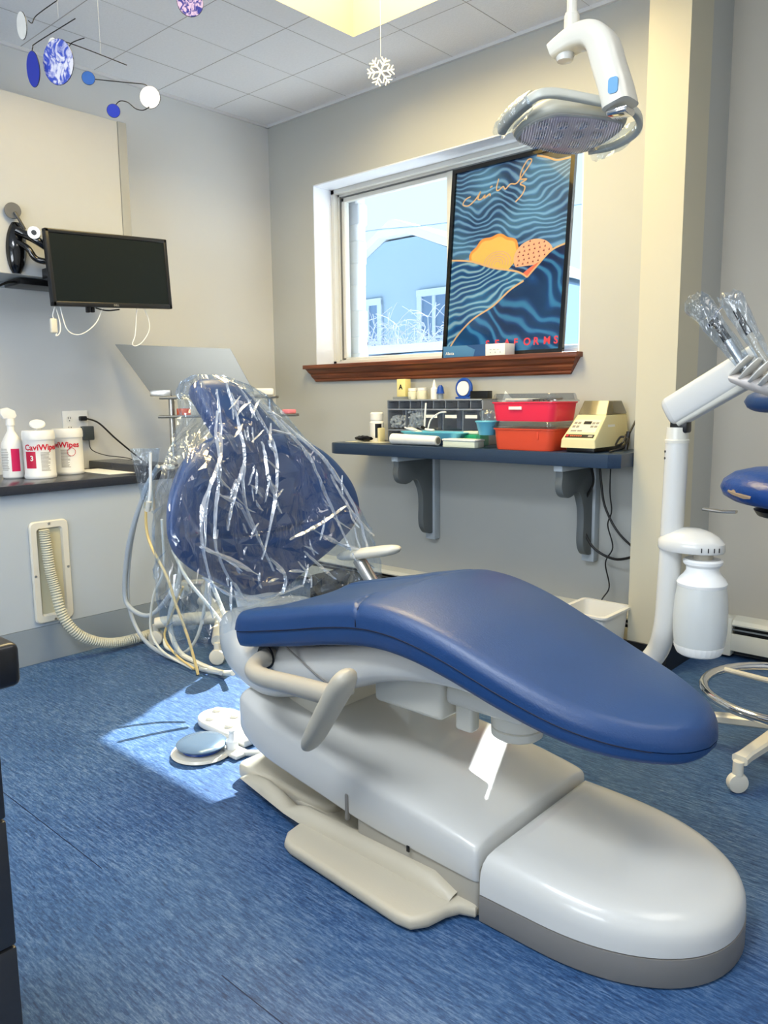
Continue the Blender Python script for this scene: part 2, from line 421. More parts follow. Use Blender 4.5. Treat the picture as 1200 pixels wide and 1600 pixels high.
# the light well: splayed sides, warm diffuser
WELL = mat('light_well_paint', (228, 214, 168), .7)
b = BM(); ins = .13; zt = CZ+.30
lo = [(WX0, WY0), (WX1, WY0), (WX1, WY1), (WX0, WY1)]; hi = [(WX0+ins, WY0+ins), (WX1-ins, WY0+ins), (WX1-ins, WY1-ins), (WX0+ins, WY1-ins)]
def wellring(inset, z, pts): return [(x+(inset if x < 1.6 else -inset), y+(inset if y < -1 else -inset), z) for x, y in pts]
for i in range(4):
    j = (i+1) % 4
    A = [bm_ for bm_ in ()]
    v = [b.verts.new((*lo[i], CZ)), b.verts.new((*lo[j], CZ)), b.verts.new((*hi[j], zt)), b.verts.new((*hi[i], zt))]
    b.faces.new(v)
structure('trim_4', b, WELL, smooth=False)
DIFF = mat('warm_light_diffuser', (255, 236, 170), .5, emis=(255, 222, 120), estr=1.0)
t = thing('ceiling_light', 'recessed warm yellow ceiling light glowing in the splayed ceiling well', 'ceiling light', (1.62, -1.13, zt))
b = BM(); box(b, WX0+ins-.01, WX1-ins+.01, WY0+ins-.01, WY1-ins+.01, zt+.002, zt+.02); mk('diffuser', b, DIFF, t)
b = BM()
lathe(b, [(0, zt-.035), (.06, zt-.03), (.105, zt-.012), (.12, zt+.001)], 1.44, -.82, 0, 28)
mk('lamp_dome', b, mat('lamp_dome_glass', (255, 240, 170), .4, emis=(255, 228, 110), estr=1.6), t)

# left wall, back wall with the window opening, far wall of the alcove, other walls
b = BM(); box(b, -.12, 0, -5.0, .35, 0, CZ); structure('wall_left', b, WALL, smooth=False)
OX0, OX1, OZ0, OZ1 = .357, 1.968, 1.225, 2.19
b = BM(); D = .26
box(b, 0, OX0, 0, D, 0, CZ); box(b, OX1, 2.465, 0, D, 0, CZ); box(b, OX0, OX1, 0, D, 0, OZ0); box(b, OX0, OX1, 0, D, OZ1, CZ)
structure('wall_back', b, WALLB, smooth=False)
b = BM(); box(b, 2.315, 2.465, -.20, 0, 0, CZ); structure('wall_pillar', b, mat('pillar_warm_lit_paint', (198, 193, 172), .55, noise_amt=.02, nscale=3), smooth=False)  # grey wall paint with the warm lamp light mixed into its colour
b = BM(); box(b, 2.465, 5.0, .20, .35, 0, CZ); structure('wall_far', b, mat('alcove_warm_lit_paint', (188, 182, 168), .6, noise_amt=.03, nscale=4), smooth=False)  # warm light on this wall put into the paint tone
b = BM(); box(b, 4.9, 5.0, -5.0, .2, 0, CZ); structure('wall_right', b, WALL, smooth=False)
b = BM(); box(b, -.15, 5.0, -5.1, -5.0, 0, CZ); structure('wall_front', b, WALL, smooth=False)
# reveal lining
b = BM()
box(b, OX0, OX0+.006, .001, .22, OZ0, OZ1); box(b, OX1-.006, OX1, .001, .22, OZ0, OZ1); box(b, OX0, OX1, .001, .22, OZ1-.006, OZ1)
structure('trim_5', b, WHITE, smooth=False)
# black cove base at the pillar
b = BM(); box(b, 2.466, 2.478, -.2, .195, 0, .10); box(b, 2.3, 2.478, -.212, -.201, 0, .10)
structure('baseboard_back', b, BLACK, smooth=False)
# window unit
wnd = bpy.data.objects.new('window_1', None); COL.objects.link(wnd); wnd.location = (1.16, .17, 1.24); wnd['kind'] = 'structure'
FRM = mat('window_vinyl', (206, 206, 200), .4); FRD = mat('window_track_grey', (110, 112, 112), .5)  # vinyl for the frame, a darker grey for the track strips
x0, x1, z0, z1 = OX0+.006, OX1-.006, OZ0+.02, OZ1-.006
b = BM()
for (ya, yb, w) in ((.13, .16, .022), (.16, .235, .034)):
    box(b, x0, x0+w, ya, yb, z0, z1); box(b, x1-w, x1, ya, yb, z0, z1); box(b, x0, x1, ya, yb, z1-w, z1); box(b, x0, x1, ya, yb, z0, z0+w*.6)
box(b, x0+.040, x0+.062, .17, .205, z0+.02, z1-.04, .003); box(b, x0+.040, x1-.04, .17, .205, z1-.062, z1-.040, .003); box(b, x0+.04, x1-.04, .17, .205, z0+.018, z0+.034, .003)
box(b, 1.14, 1.175, .165, .20, z0+.02, z1-.04, .003)
mk('window_frame', b, FRM, wnd)
b = BM(); box(b, x0+.034, x0+.040, .165, .175, z0+.02, z1-.034); box(b, x0+.034, x1-.034, .165, .175, z1-.040, z1-.034)
mk('window_track', b, FRD, wnd)
b = BM(); box(b, x0+.06, x1-.04, .186, .190, z0+.03, z1-.06); mk('pane', b, GLASS, wnd)
w2 = bpy.data.objects.new('added_window', None); COL.objects.link(w2); w2.location = (2.6, -4.98, .85); w2['kind'] = 'structure'  # unseen window frame and glowing pane, invented to go with the fill lamp
b = BM(); box(b, 1.45, 3.75, -4.995, -4.96, .80, .86); box(b, 1.45, 3.75, -4.995, -4.96, 2.14, 2.20); box(b, 1.45, 1.51, -4.995, -4.96, .86, 2.14); box(b, 3.69, 3.75, -4.995, -4.96, .86, 2.14); box(b, 2.57, 2.63, -4.995, -4.96, .86, 2.14)
mk('window_frame', b, FRM, w2, smooth=False)
b = BM(); box(b, 1.51, 3.69, -4.992, -4.985, .86, 2.14); mk('pane', b, mat('added_glow_pane', (220, 232, 244), .3, emis=(220, 232, 244), estr=1.2), w2, smooth=False)
# wooden sill with stepped moulding
b = BM()
box(b, .300, 1.985, -.055, .13, OZ0-.012, OZ0+.010, .003)
mk('sill_board', b, WOOD, wnd)
b = BM()
prof = [(0, 1.143), (-.012, 1.143), (-.016, 1.150), (-.014, 1.158), (-.022, 1.163), (-.027, 1.176), (-.024, 1.184), (-.034, 1.192), (-.040, 1.206), (-.046, 1.213), (0, 1.213)]
def mould(xl, xr):
    A = [b.verts.new((xl+(.055*(1-(z-1.143)/.07))*.9, y, z)) for y, z in prof]; B = [b.verts.new((xr-(.045*(1-(z-1.143)/.07))*.9, y, z)) for y, z in prof]
    n = len(prof); b.faces.new(A); b.faces.new(B[::-1])
    for i in range(n): b.faces.new((A[i], B[i], B[(i+1) % n], A[(i+1) % n]))
mould(.312, 1.975); mk('sill_moulding', b, WOOD, wnd, smooth=False)

# baseboard heaters
def heater(x0, x1, yw, ztop, name, label, parent_struct=False):
    t = thing(name, label, 'heater', ((x0+x1)/2, yw, 0))
    d = .07
    b = BM(); prism(b, [(yw, .03), (yw-.02, .03), (yw-.02, ztop-.005), (yw, ztop)], 'x', x0, x1); mk('back_plate', b, HEATER, t, smooth=False)
    b = BM(); prism(b, [(yw-.02, ztop), (yw-.02, ztop-.006), (yw-d+.012, ztop-.016), (yw-d, ztop-.028), (yw-d-.002, ztop-.022), (yw-d+.010, ztop-.008)], 'x', x0, x1); mk('top_cover', b, HEATER, t)
    b = BM(); box(b, x0, x1, yw-d-.002, yw-d+.004, .035, ztop-.060, .001); mk('front_cover', b, HEATER, t)
    b = BM(); box(b, x0, x1, yw-d-.001, yw-d+.003, ztop-.046, ztop-.040, 0); mk('damper', b, METAL, t)
    b = BM(); box(b, x0+.01, x1-.01, yw-d+.012, yw-.022, .02, ztop-.03); mk('heating_fins', b, BLACK, t)
    b = BM(); box(b, x0-.07, x0+.002, yw-d-.006, yw, .012, ztop+.001, .004); mk('end_cap', b, HEATER, t)
    return t
heater(.14, 2.28, -.001, .168, 'baseboard_heater', 'long cream baseboard heater along the back wall behind the dental chair')
heater(2.60, 4.6, .199, .165, 'baseboard_heater', 'cream baseboard heater at the right, behind the chrome stool foot ring')

# ================================================================ OUTSIDE
SNOW = mat('snow', (236, 240, 246), .8, bump=.3, bscale=2)
b = BM(); box(b, -60, 30, .36, 60, -.05, .0); structure('ground_outside', b, SNOW, smooth=False)
HY = 14.0
sc = (HY+3.048)/11.048
def hp(x8, z8): return (3.605+(x8-3.605)*sc, 1.05+(z8-1.05)*sc)
t = thing('house', 'haze-paled blue neighbouring house with a white-edged gable seen through the window', 'house', (hp(-6.0, 0)[0], HY+3, 0))
HS = mat('hazed_blue_siding', (146, 174, 198), .9); RF = mat('frosted_roof_edge', (206, 216, 224), .8); WT = mat('house_window_trim', (178, 196, 212), .8); WG = mat('house_window_glass', (100, 130, 164), .6)  # house tones paled to carry the glare haze of the window glass
pk = hp(-5.95, 4.16); el = hp(-7.25, 3.35); er = hp(-4.3, 3.33); cl = hp(-8.4, 1.9); cr = hp(-3.0, 1.9)
gl = hp(-7.15, 3.2); gr = hp(-4.0, 3.2)
b = BM(); prism(b, [(gl[0], 0), (gr[0], 0), (gr[0], hp(0, 3.15)[1]), hp(-4.6, 3.48), (hp(-5.55, 3.86)), hp(-6.3, 3.86), hp(-6.75, 3.62), (gl[0], hp(0, 3.2)[1])], 'y', HY, HY+6)
mk('gable_wall', b, HS, t, smooth=False)
b = BM()
prism(b, [hp(-7.6, 3.02), hp(-6.75, 3.76), hp(-6.02, 4.18), hp(-5.9, 4.18), hp(-4.9, 3.78), hp(-3.8, 3.30), hp(-3.75, 3.20), hp(-4.9, 3.62), hp(-5.6, 3.9), hp(-6.25, 3.9), hp(-6.75, 3.63), hp(-7.5, 2.98)], 'y', HY-.3, HY+6.2)
mk('roof', b, RF, t, smooth=False)
for (xa, xb, za, zb) in ((-7.05, -6.35, 1.3, 2.85), (-5.5, -4.75, 1.3, 2.9)):
    b = BM(); A = hp(xa, za); B = hp(xb, zb)
    box(b, A[0], A[0]+.16, HY-.08, HY-.01, A[1], B[1]); box(b, B[0]-.16, B[0], HY-.08, HY-.01, A[1], B[1]); box(b, A[0], B[0], HY-.1, HY-.01, B[1]-.14, B[1]+.04)
    box(b, (A[0]+B[0])/2-.05, (A[0]+B[0])/2+.05, HY-.07, HY-.01, A[1], B[1]); box(b, A[0], B[0], HY-.07, HY-.01, (A[1]+B[1])/2-.04, (A[1]+B[1])/2+.04)
    w = mk('window', b, WT, t, smooth=False)
    b = BM(); box(b, A[0]+.1, B[0]-.1, HY-.03, HY-.012, A[1], B[1]-.1); mk('pane', b, WG, w)
# bare shrubs, fence-like twigs in front of the house
TWIG = mat('frosted_twigs', (180, 188, 212), .8)
random.seed(3)
for (sx, sy, hh, lab) in ((-5.75, 7.0, 2.35, 'pale bare twiggy shrub outside, left of the pair before the house'), (-4.65, 7.2, 2.55, 'pale bare twiggy shrub outside, nearer the framed poster')):
    b = BM()
    for i in range(64):
        p = Vector((sx+random.uniform(-.2, .2), sy+random.uniform(-.2, .2), 0)); d = Vector((random.uniform(-.45, .45), random.uniform(-.3, .3), 1)).normalized(); pts = [p]
        L = hh*random.uniform(.7, 1.0)
        for s in range(5):
            p = p+d*L/5; d = (d+Vector((random.uniform(-.35, .35), random.uniform(-.35, .35), random.uniform(-.1, .15)))).normalized(); pts.append(p)
            if s > 1:
                for _ in range(3):
                    q = p+Vector((random.uniform(-.4, .4), random.uniform(-.3, .3), random.uniform(-.05, .35)))
                    tube(b, [p, (p+q)/2+Vector((0, 0, .04)), q], .006, 4, 2)
        tube(b, pts, lambda f: .014*(1-f*.7), 5, 2)
    simple('shrub', b, TWIG, lab, 'shrub', 'bare shrubs outside the window')
# snow-covered car roof beyond the sill
t = thing('parked_car', 'snow-covered parked car roof just above the window sill outside', 'car', (-1.6, 3.6, 0))
b = BM()
rings = []
for i in range(17):
    x = -3.5+i*.26; f = i/16
    zt_ = .95+.62*max(0, sin(pi*min(1, max(0, (f-.12)/.8))))**.45
    ring = [(x, 3.6-.85, .35), (x, 3.6-.88, .9), (x, 3.6-.62, zt_-.08), (x, 3.6-.3, zt_), (x, 3.6+.3, zt_), (x, 3.6+.62, zt_-.08), (x, 3.6+.88, .9), (x, 3.6+.85, .35)]
    rings.append(ring)
loft(b, rings); mk('body', b, mat('car_paint_blue', (120, 165, 205), .3), t)
b = BM(); rings = []
for i in range(11):
    x = -2.7+i*.24; f = i/10; h = .05*sin(pi*f)**.4+.006*sin(9*f)
    rings.append([(x, 3.6-.6, 1.50), (x, 3.6-.55, 1.54+h), (x, 3.6, 1.57+h), (x, 3.6+.55, 1.54+h), (x, 3.6+.6, 1.50)])
loft(b, rings); mk('snow_cap', b, SNOW, t)
for wx in (-2.8, -.3):
    for wy in (-.8, .8):
        b = BM(); lathe(b, [(0, -.1), (.25, -.1), (.32, -.07), (.32, .07), (.25, .1), (0, .1)], wx, 3.6+wy, .32, 20, axis=(0, 1, 0)); mk('wheel', b, BLACK, t)
# overhead line and its two poles
b = BM(); tube(b, [(-9, 7, 3.85), (-5.99, 7, 3.84), (-3.96, 7, 3.71), (0, 7, 3.60), (6, 7, 3.9)], .012, 6)
simple('power_line', b, mat('grey_cable', (150, 175, 205), .6), 'thin overhead wire crossing the gable outside the window', 'wire')
# ragged white masonry edge of the building outside the left of the pane
b = BM(); random.seed(5)
z = .9
STN = mat('white_stone_edge', (212, 216, 226), .8, noise_amt=.08, nscale=9, bump=.6, bscale=14)
while z < 2.5:
    h = random.uniform(.09, .15); w = random.uniform(-.012, .008)
    box(b, .18, OX0+.082+w, .262, .34, z, z+h+.012, .014, 3); z += h
structure('wall_outside', b, STN)

# ================================================================ POSTER
t = thing('framed_poster', 'black-framed poster of blue rippled forms with orange shapes leaning in the window', 'poster', (1.54, .05, OZ0+.01))
PX0, PX1 = 1.214, 1.868
pb = Vector((0, .045, OZ0+.011)); pt = Vector((0, .128, 2.125)); upv = (pt-pb).normalized(); PH = (pt-pb).length; PWd = PX1-PX0
nrm = Vector((1, 0, 0)).cross(upv).normalized()      # towards the room (-y)
if nrm.y > 0: nrm = -nrm
def pp(u, v, d=0): return Vector((PX0+u*PWd, 0, 0))+pb+upv*(v*PH)+nrm*d
def pbox(b, u0, u1, v0, v1, d0, d1):
    vs = [b.verts.new(pp(u, v, d)) for d in (d0, d1) for u, v in ((u0, v0), (u1, v0), (u1, v1), (u0, v1))]
    for f in ((0, 1, 2, 3), (7, 6, 5, 4), (0, 4, 5, 1), (1, 5, 6, 2), (2, 6, 7, 3), (3, 7, 4, 0)): b.faces.new([vs[i] for i in f])
fw = .030; fh = .018
b = BM(); pbox(b, 0, fw, 0, 1, -.006, .014); pbox(b, 1-fw, 1, 0, 1, -.006, .014); pbox(b, fw, 1-fw, 0, fh*1.2, -.006, .014); pbox(b, fw, 1-fw, 1-fh*1.2, 1, -.006, .014)
mk('frame', b, BLACKG, t, smooth=False)
def ripple_material(name, scale, dist, cols, seed=0):
    m = bpy.data.materials.new(name); m.use_nodes = True; nt = m.node_tree; bs = nt.nodes['Principled BSDF']
    uv = nt.nodes.new('ShaderNodeUVMap'); mp = nt.nodes.new('ShaderNodeMapping'); mp.inputs['Location'].default_value = (seed, seed*.7, 0)
    nt.links.new(uv.outputs[0], mp.inputs[0])
    n0 = nt.nodes.new('ShaderNodeTexNoise'); n0.inputs['Scale'].default_value = 4.2; n0.inputs['Detail'].default_value = 1.5
    nt.links.new(mp.outputs[0], n0.inputs['Vector'])
    sep = nt.nodes.new('ShaderNodeSeparateXYZ'); nt.links.new(mp.outputs[0], sep.inputs[0])
    a = nt.nodes.new('ShaderNodeMath'); a.operation = 'MULTIPLY_ADD'; a.inputs[1].default_value = dist; nt.links.new(n0.outputs['Fac'], a.inputs[0]); nt.links.new(sep.outputs['Y'], a.inputs[2])
    sc1 = nt.nodes.new('ShaderNodeMath'); sc1.operation = 'MULTIPLY'; sc1.inputs[1].default_value = scale; nt.links.new(a.outputs[0], sc1.inputs[0])
    sn = nt.nodes.new('ShaderNodeMath'); sn.operation = 'SINE'; nt.links.new(sc1.outputs[0], sn.inputs[0])
    mr = nt.nodes.new('ShaderNodeMapRange'); mr.inputs[1].default_value = -1; mr.inputs[2].default_value = 1; nt.links.new(sn.outputs[0], mr.inputs[0])
    r = nt.nodes.new('ShaderNodeValToRGB'); e = r.color_ramp.elements
    e[0].position = .15; e[0].color = lin(cols[0]); e[1].position = .97; e[1].color = lin(cols[2]); k = e.new(.6); k.color = lin(cols[1])
    nt.links.new(mr.outputs[0], r.inputs[0])
    n = nt.nodes.new('ShaderNodeTexNoise'); n.inputs['Scale'].default_value = 3.4; n.inputs['Detail'].default_value = 1; nt.links.new(mp.outputs[0], n.inputs['Vector'])
    r2 = nt.nodes.new('ShaderNodeValToRGB'); r2.color_ramp.elements[0].position = .36; r2.color_ramp.elements[0].color = lin(cols[3]); r2.color_ramp.elements[1].position = .62; r2.color_ramp.elements[1].color = lin(cols[4])
    nt.links.new(n.outputs['Fac'], r2.inputs[0])
    mx = nt.nodes.new('ShaderNodeMixRGB'); mx.blend_type = 'MIX'; mx.inputs[0].default_value = .42
    nt.links.new(r.outputs[0], mx.inputs[1]); nt.links.new(r2.outputs[0], mx.inputs[2]); nt.links.new(mx.outputs[0], bs.inputs['Base Color'])
    bs.inputs['Roughness'].default_value = .3; bs.inputs['Specular IOR Level'].default_value = .3
    return m
RIP = ripple_material('blue_ripple_print', 215, .26, ((16, 36, 78), (38, 82, 148), (128, 170, 216), (20, 44, 84), (110, 166, 206)))
RIP2 = ripple_material('bright_ripple_print', 190, .30, ((14, 60, 110), (36, 118, 172), (170, 208, 224), (24, 70, 130), (90, 160, 205)), 2.3)
RIP3 = ripple_material('dark_ripple_print', 85, .42, ((8, 26, 72), (16, 60, 124), (70, 144, 196), (10, 26, 66), (30, 96, 150)), 5.1)
def pshape(name, pts, m, d, rot=0, sc=1, parent=None):
    """flat printed shape on the poster; pts in poster fractions"""
    b = BM(); vs = [b.verts.new(pp(u, v, d)) for u, v in pts]; f = b.faces.new(vs)
    uvl = b.loops.layers.uv.new('UVMap')
    for l, (u, v) in zip(f.loops, pts):
        uu, vv = u*.65*sc, v*.9*sc; l[uvl].uv = (uu*cos(rot)-vv*sin(rot), uu*sin(rot)+vv*cos(rot))
    me = bpy.data.meshes.new(name); b.to_mesh(me); b.free(); return rebase(link(name, me, m, parent))
a, bb_ = fw, 1-fw; c0, c1 = fh, 1-fh
prt = pshape('print', [(a, c0), (bb_, c0), (bb_, c1), (a, c1)], RIP, .0005, .12, 1, t)
def curve2(pts, n=8): return [(p.x, p.y) for p in catmull([(x, y, 0) for x, y in pts], n)]
edgeL = curve2([(a, .525), (.2, .505), (.4, .455), (.6, .42), (.685, .385)])
edgeR = curve2([(.685, .385), (.75, .43), (.86, .50), (bb_, .525)])
edgeD = curve2([(.03, .03), (.12, .12), (.25, .20), (.42, .26), (.55, .33), (.66, .37)])
ORG = mat('orange_print', (232, 150, 70), .3); YEL = mat('yellow_print', (226, 184, 96), .3); CORL = mat('coral_print', (228, 110, 82), .3)
TANP = mat('tan_print', (222, 176, 128), .3)
# orange scalloped dish and spotted dome (plain generic shapes)
dish = [(.40+.21*cos(radians(th))*(1+.04*cos(radians(th*9))), .50+.115*sin(radians(th))*(1+.05*cos(radians(th*9)))) for th in range(0, 181, 6)]
pshape('orange_shape', dish+[(.3, .45), (.5, .42)], YEL, .0010, 0, 1, t)
b = BM()
def pribbon(b, pts, w, d):
    P_ = [Vector((u*PWd, v*PH)) for u, v in pts]; A = []; B = []
    for i, p in enumerate(P_):
        q = (P_[min(i+1, len(P_)-1)]-P_[max(i-1, 0)]).normalized(); n_ = Vector((-q.y, q.x))*w/2
        A.append(b.verts.new(pp((p+n_).x/PWd, (p+n_).y/PH, d))); B.append(b.verts.new(pp((p-n_).x/PWd, (p-n_).y/PH, d)))
    for i in range(len(A)-1): b.faces.new((A[i], A[i+1], B[i+1], B[i]))
pribbon(b, dish, .013, .0013); mk('shape_rim', b, ORG, t)
b = BM()
for k in range(1, 6):
    rr = k/7
    pribbon(b, [(.43+.16*rr*cos(radians(th)), .475+.085*rr*sin(radians(th))) for th in range(-20, 201, 10)], .003, .0014)
mk('shape_rings', b, mat('pinkish_print', (214, 160, 150), .3), t)
dome = [(.72+.155*cos(radians(th)), .485+.085*sin(radians(th))) for th in range(-30, 211, 10)]
pshape('spotted_shape', dome, mat('peach_print', (238, 176, 140), .3), .0016, 0, 1, t)
b = BM()
for i in range(7):
    for j in range(6):
        u = .60+.04*i+.008*(j % 2); v = .45+.021*j+.006*i*.4
        if ((u-.72)/.14)**2+((v-.487)/.075)**2 < 1:
            vs = [b.verts.new(pp(u+du, v+dv, .002)) for du, dv in ((-.008, 0), (.008, -.002), (.004, .009))]; b.faces.new(vs)
mk('spots', b, mat('maroon_print', (130, 40, 46), .3), t)
pshape('coral_shape', curve2([(.64, .405), (.74, .445), (.88, .475), (.80, .43), (.69, .38)]), CORL, .0022, 0, 1, t)
# lower folded sheets
pshape('fold_left', edgeL+curve2([(.685, .385), (.55, .33), (.42, .26), (.25, .20), (.12, .12), (a, .03)])[1:], RIP2, .0028, -.25, 1.0, t)
pshape('fold_right', edgeR+[(bb_, c0), (.04, c0)]+edgeD, RIP3, .0032, .7, .9, t)
for ed in (edgeL, edgeR, edgeD, curve2([(.70, .975), (.78, .955), (.86, .93), (.965, .928)])):
    b = BM(); pribbon(b, ed, .008, .0036); mk('fold_edge', b, TANP, t)
pshape('dark_corner', [(.72, c1), (bb_, c1), (bb_, .935), (.86, .937), (.79, .955)], mat('charcoal_print', (44, 48, 56), .3), .0012, 0, 1, t)
# tan scribbled signature line
b = BM()
pribbon(b, curve2([(.165, .845), (.12, .835), (.10, .81), (.15, .80), (.21, .825), (.25, .86), (.23, .825), (.26, .82), (.29, .838), (.285, .822), (.33, .838), (.335, .825)], 6), .006, .0018)
pribbon(b, curve2([(.33, .87), (.35, .875)], 3), .006, .0018)
pribbon(b, curve2([(.40, .905), (.385, .86), (.40, .845), (.44, .86), (.46, .845), (.50, .865), (.55, .862), (.60, .90), (.66, .955), (.63, .965), (.585, .92), (.58, .88), (.63, .872), (.58, .855), (.62, .835), (.60, .80), (.55, .77)], 6), .006, .0018)
mk('signature', b, TANP, t)
x_ = .325
for i, ch in enumerate('SEAFORMS'):
    text('letter', ch, .046, pp(.375+i*.0785, .048, .0040), (1, 0, 0), upv, REDT if False else mat('red_lettering', (236, 66, 80), .4) if i == 0 else bpy.data.materials['red_lettering'], t, bold=.0012)
# clear cover glass
b = BM(); pbox(b, fw, 1-fw, fh, 1-fh, .008, .010); mk('cover_glass', b, glass_material('poster_glass', (245, 248, 250), .02, .02), t)

# small blue carton on the sill
t = thing('product_carton', 'flat blue and white carton lying on the sill before the poster', 'box', (1.45, -.02, OZ0+.01))
zs = OZ0+.0105
b = BM(); box(b, 1.285, 1.525, -.050, .030, zs, zs+.052, .001); mk('carton', b, BOXBLUE, t)
b = BM(); box(b, 1.5255, 1.63, -.050, .030, zs, zs+.0515, .001); mk('white_end', b, PAPER, t)
b = BM(); prism(b, [(1.46, zs), (1.5265, zs), (1.5265, zs+.052), (1.42, zs+.052), (1.47, zs+.03)], 'y', -.0512, -.0503); mk('dark_flap_print', b, mat('dark_blue_card', (40, 78, 128), .5), t, smooth=False)
text('carton_text', 'Alasta', .020, (1.300, -.0508, zs+.012), (1, 0, 0), (0, 0, 1), PAPER, t)
b = BM()
for i in range(3): box(b, 1.552+i*.026, 1.555+i*.026, -.0512, -.0503, zs+.010, zs+.016)
for i in range(3): box(b, 1.548+i*.020, 1.560+i*.020, -.0512, -.0503, zs+.024, zs+.026)
mk('fine_print', b, TOEK, t, smooth=False)

# ================================================================ WALL SHELF
SZ = .835
t = thing('wall_shelf', 'dark blue laminate shelf on the back wall below the window', 'shelf', (1.58, -.16, .775))
poly = [(.79, -.002), (2.312, -.002), (2.312, -.30), (2.275, -.335)]+[(.835+.06*cos(radians(a_)), -.275+.06*sin(radians(a_))) for a_ in range(270, 180, -15)]+[(.775, -.06)]
b = BM(); prism(b, poly, 'z', SZ-.054, SZ, .004); mk('top_board', b, SHELFM, t)
def bracket(xc):
    th = .032
    pl = [(-.045, SZ-.075), (-.30, SZ-.075)]+[(p[0], p[1]) for p in curve2([(-.30, .735), (-.305, .70), (-.29, .665), (-.255, .648), (-.215, .652), (-.185, .665), (-.155, .655), (-.125, .60), (-.118, .54), (-.12, .47), (-.115, .43), (-.095, .40), (-.07, .388), (-.045, .388)], 5)]
    b = BM(); prism(b, pl, 'x', xc-th/2, xc+th/2, .002); br = mk('bracket', b, BRACKET, t)
    b = BM(); box(b, xc-th/2-.003, xc+th/2+.003, -.31, -.04, SZ-.078, SZ-.055, .002); mk('bracket_cap', b, BRACKETL, br)
    b = BM(); box(b, xc-.028, xc+.028, -.045, -.001, .355, SZ-.055, .002); mk('wall_batten', b, BRACKETL, br)
bracket(1.20); bracket(2.055)

# ---- things on the shelf
G1 = 'bottles on top of the drawer organizer'
# drawer organizer
t = thing('drawer_organizer', 'grey clear-fronted small drawer organizer standing on the wall shelf', 'organizer', (1.29, -.08, SZ))
OXa, OXb, OYf, OYb, OZt = 1.005, 1.575, -.135, -.02, 1.042
SGR = mat('grey_organizer_plastic', (158, 164, 172), .45)
b = BM()
box(b, OXa, OXb, OYb-.006, OYb, SZ+.001, OZt); box(b, OXa, OXa+.006, OYf, OYb, SZ+.001, OZt); box(b, OXb-.006, OXb, OYf, OYb, SZ+.001, OZt)
rows = [SZ+.001, SZ+.058, SZ+.075, SZ+.168, SZ+.172, OZt]
for zz in (SZ+.004, SZ+.060, SZ+.160, OZt-.003): box(b, OXa, OXb, OYf, OYb, zz-.003, zz+.003)
for i in range(1, 8): box(b, OXa+i*.0712-.002, OXa+i*.0712+.002, OYf+.004, OYb, OZt-.045, OZt)
for i in range(1, 5): box(b, OXa+i*.114-.002, OXa+i*.114+.002, OYf+.004, OYb, SZ+.004, SZ+.16)
mk('case', b, SGR, t, smooth=False)
def drawer(x0, x1, z0, z1, fill=None, labelled=True):
    b = BM(); box(b, x0, x1, OYf-.006, OYf-.002, z0, z1, .001); box(b, x0+.002, x1-.002, OYf-.002, OYb-.01, z0, z0+.003)
    d = mk('drawer', b, GREYCL, t, smooth=False)
    b = BM(); box(b, x0+(x1-x0)*.3, x1-(x1-x0)*.3, OYf-.013, OYf-.006, z1-.012, z1-.006, .001); mk('drawer_pull', b, GREYCL, d)
    if labelled:
        b = BM(); box(b, x0+.018, x1-.022, OYf-.0085, OYf-.0065, z0+(z1-z0)*.62, z0+(z1-z0)*.78); mk('paper_label', b, PAPER, d, smooth=False)
for i in range(8): drawer(OXa+i*.0712+.003, OXa+(i+1)*.0712-.003, OZt-.042, OZt-.004, labelled=False)
for i in range(5): drawer(OXa+i*.114+.004, OXa+(i+1)*.114-.004, SZ+.064, SZ+.156, labelled=i > 1)
for i in range(5): drawer(OXa+i*.114+.004, OXa+(i+1)*.114-.004, SZ+.008, SZ+.056, labelled=False)
# cotton in the two left drawers
random.seed(2)
b = BM()
for i in range(60):
    x = random.uniform(1.018, 1.102); z = SZ+.075+random.uniform(0, .052); y = random.uniform(-.128, -.105)
    bmesh.ops.create_icosphere(b, subdivisions=1, radius=.009, matrix=Matrix.Translation((x, y, z)))
tag(mk('gauze_pads', b, PAPER), 'white gauze pads packed in the leftmost big drawer of the organizer', 'gauze', kind='stuff')
b = BM()
for i in range(80):
    x = random.uniform(1.132, 1.216); z = SZ+.075+random.uniform(0, .075); y = random.uniform(-.128, -.105)
    q = Matrix.Translation((x, y, z)) @ Matrix.Rotation(random.uniform(0, 3), 4, random.choice('XYZ'))
    bmesh.ops.create_cone(b, segments=8, radius1=.006, radius2=.006, depth=.026, cap_ends=True, matrix=q)
tag(mk('cotton_rolls', b, PAPER), 'white cotton rolls heaped in the second big drawer of the organizer', 'cotton', kind='stuff')
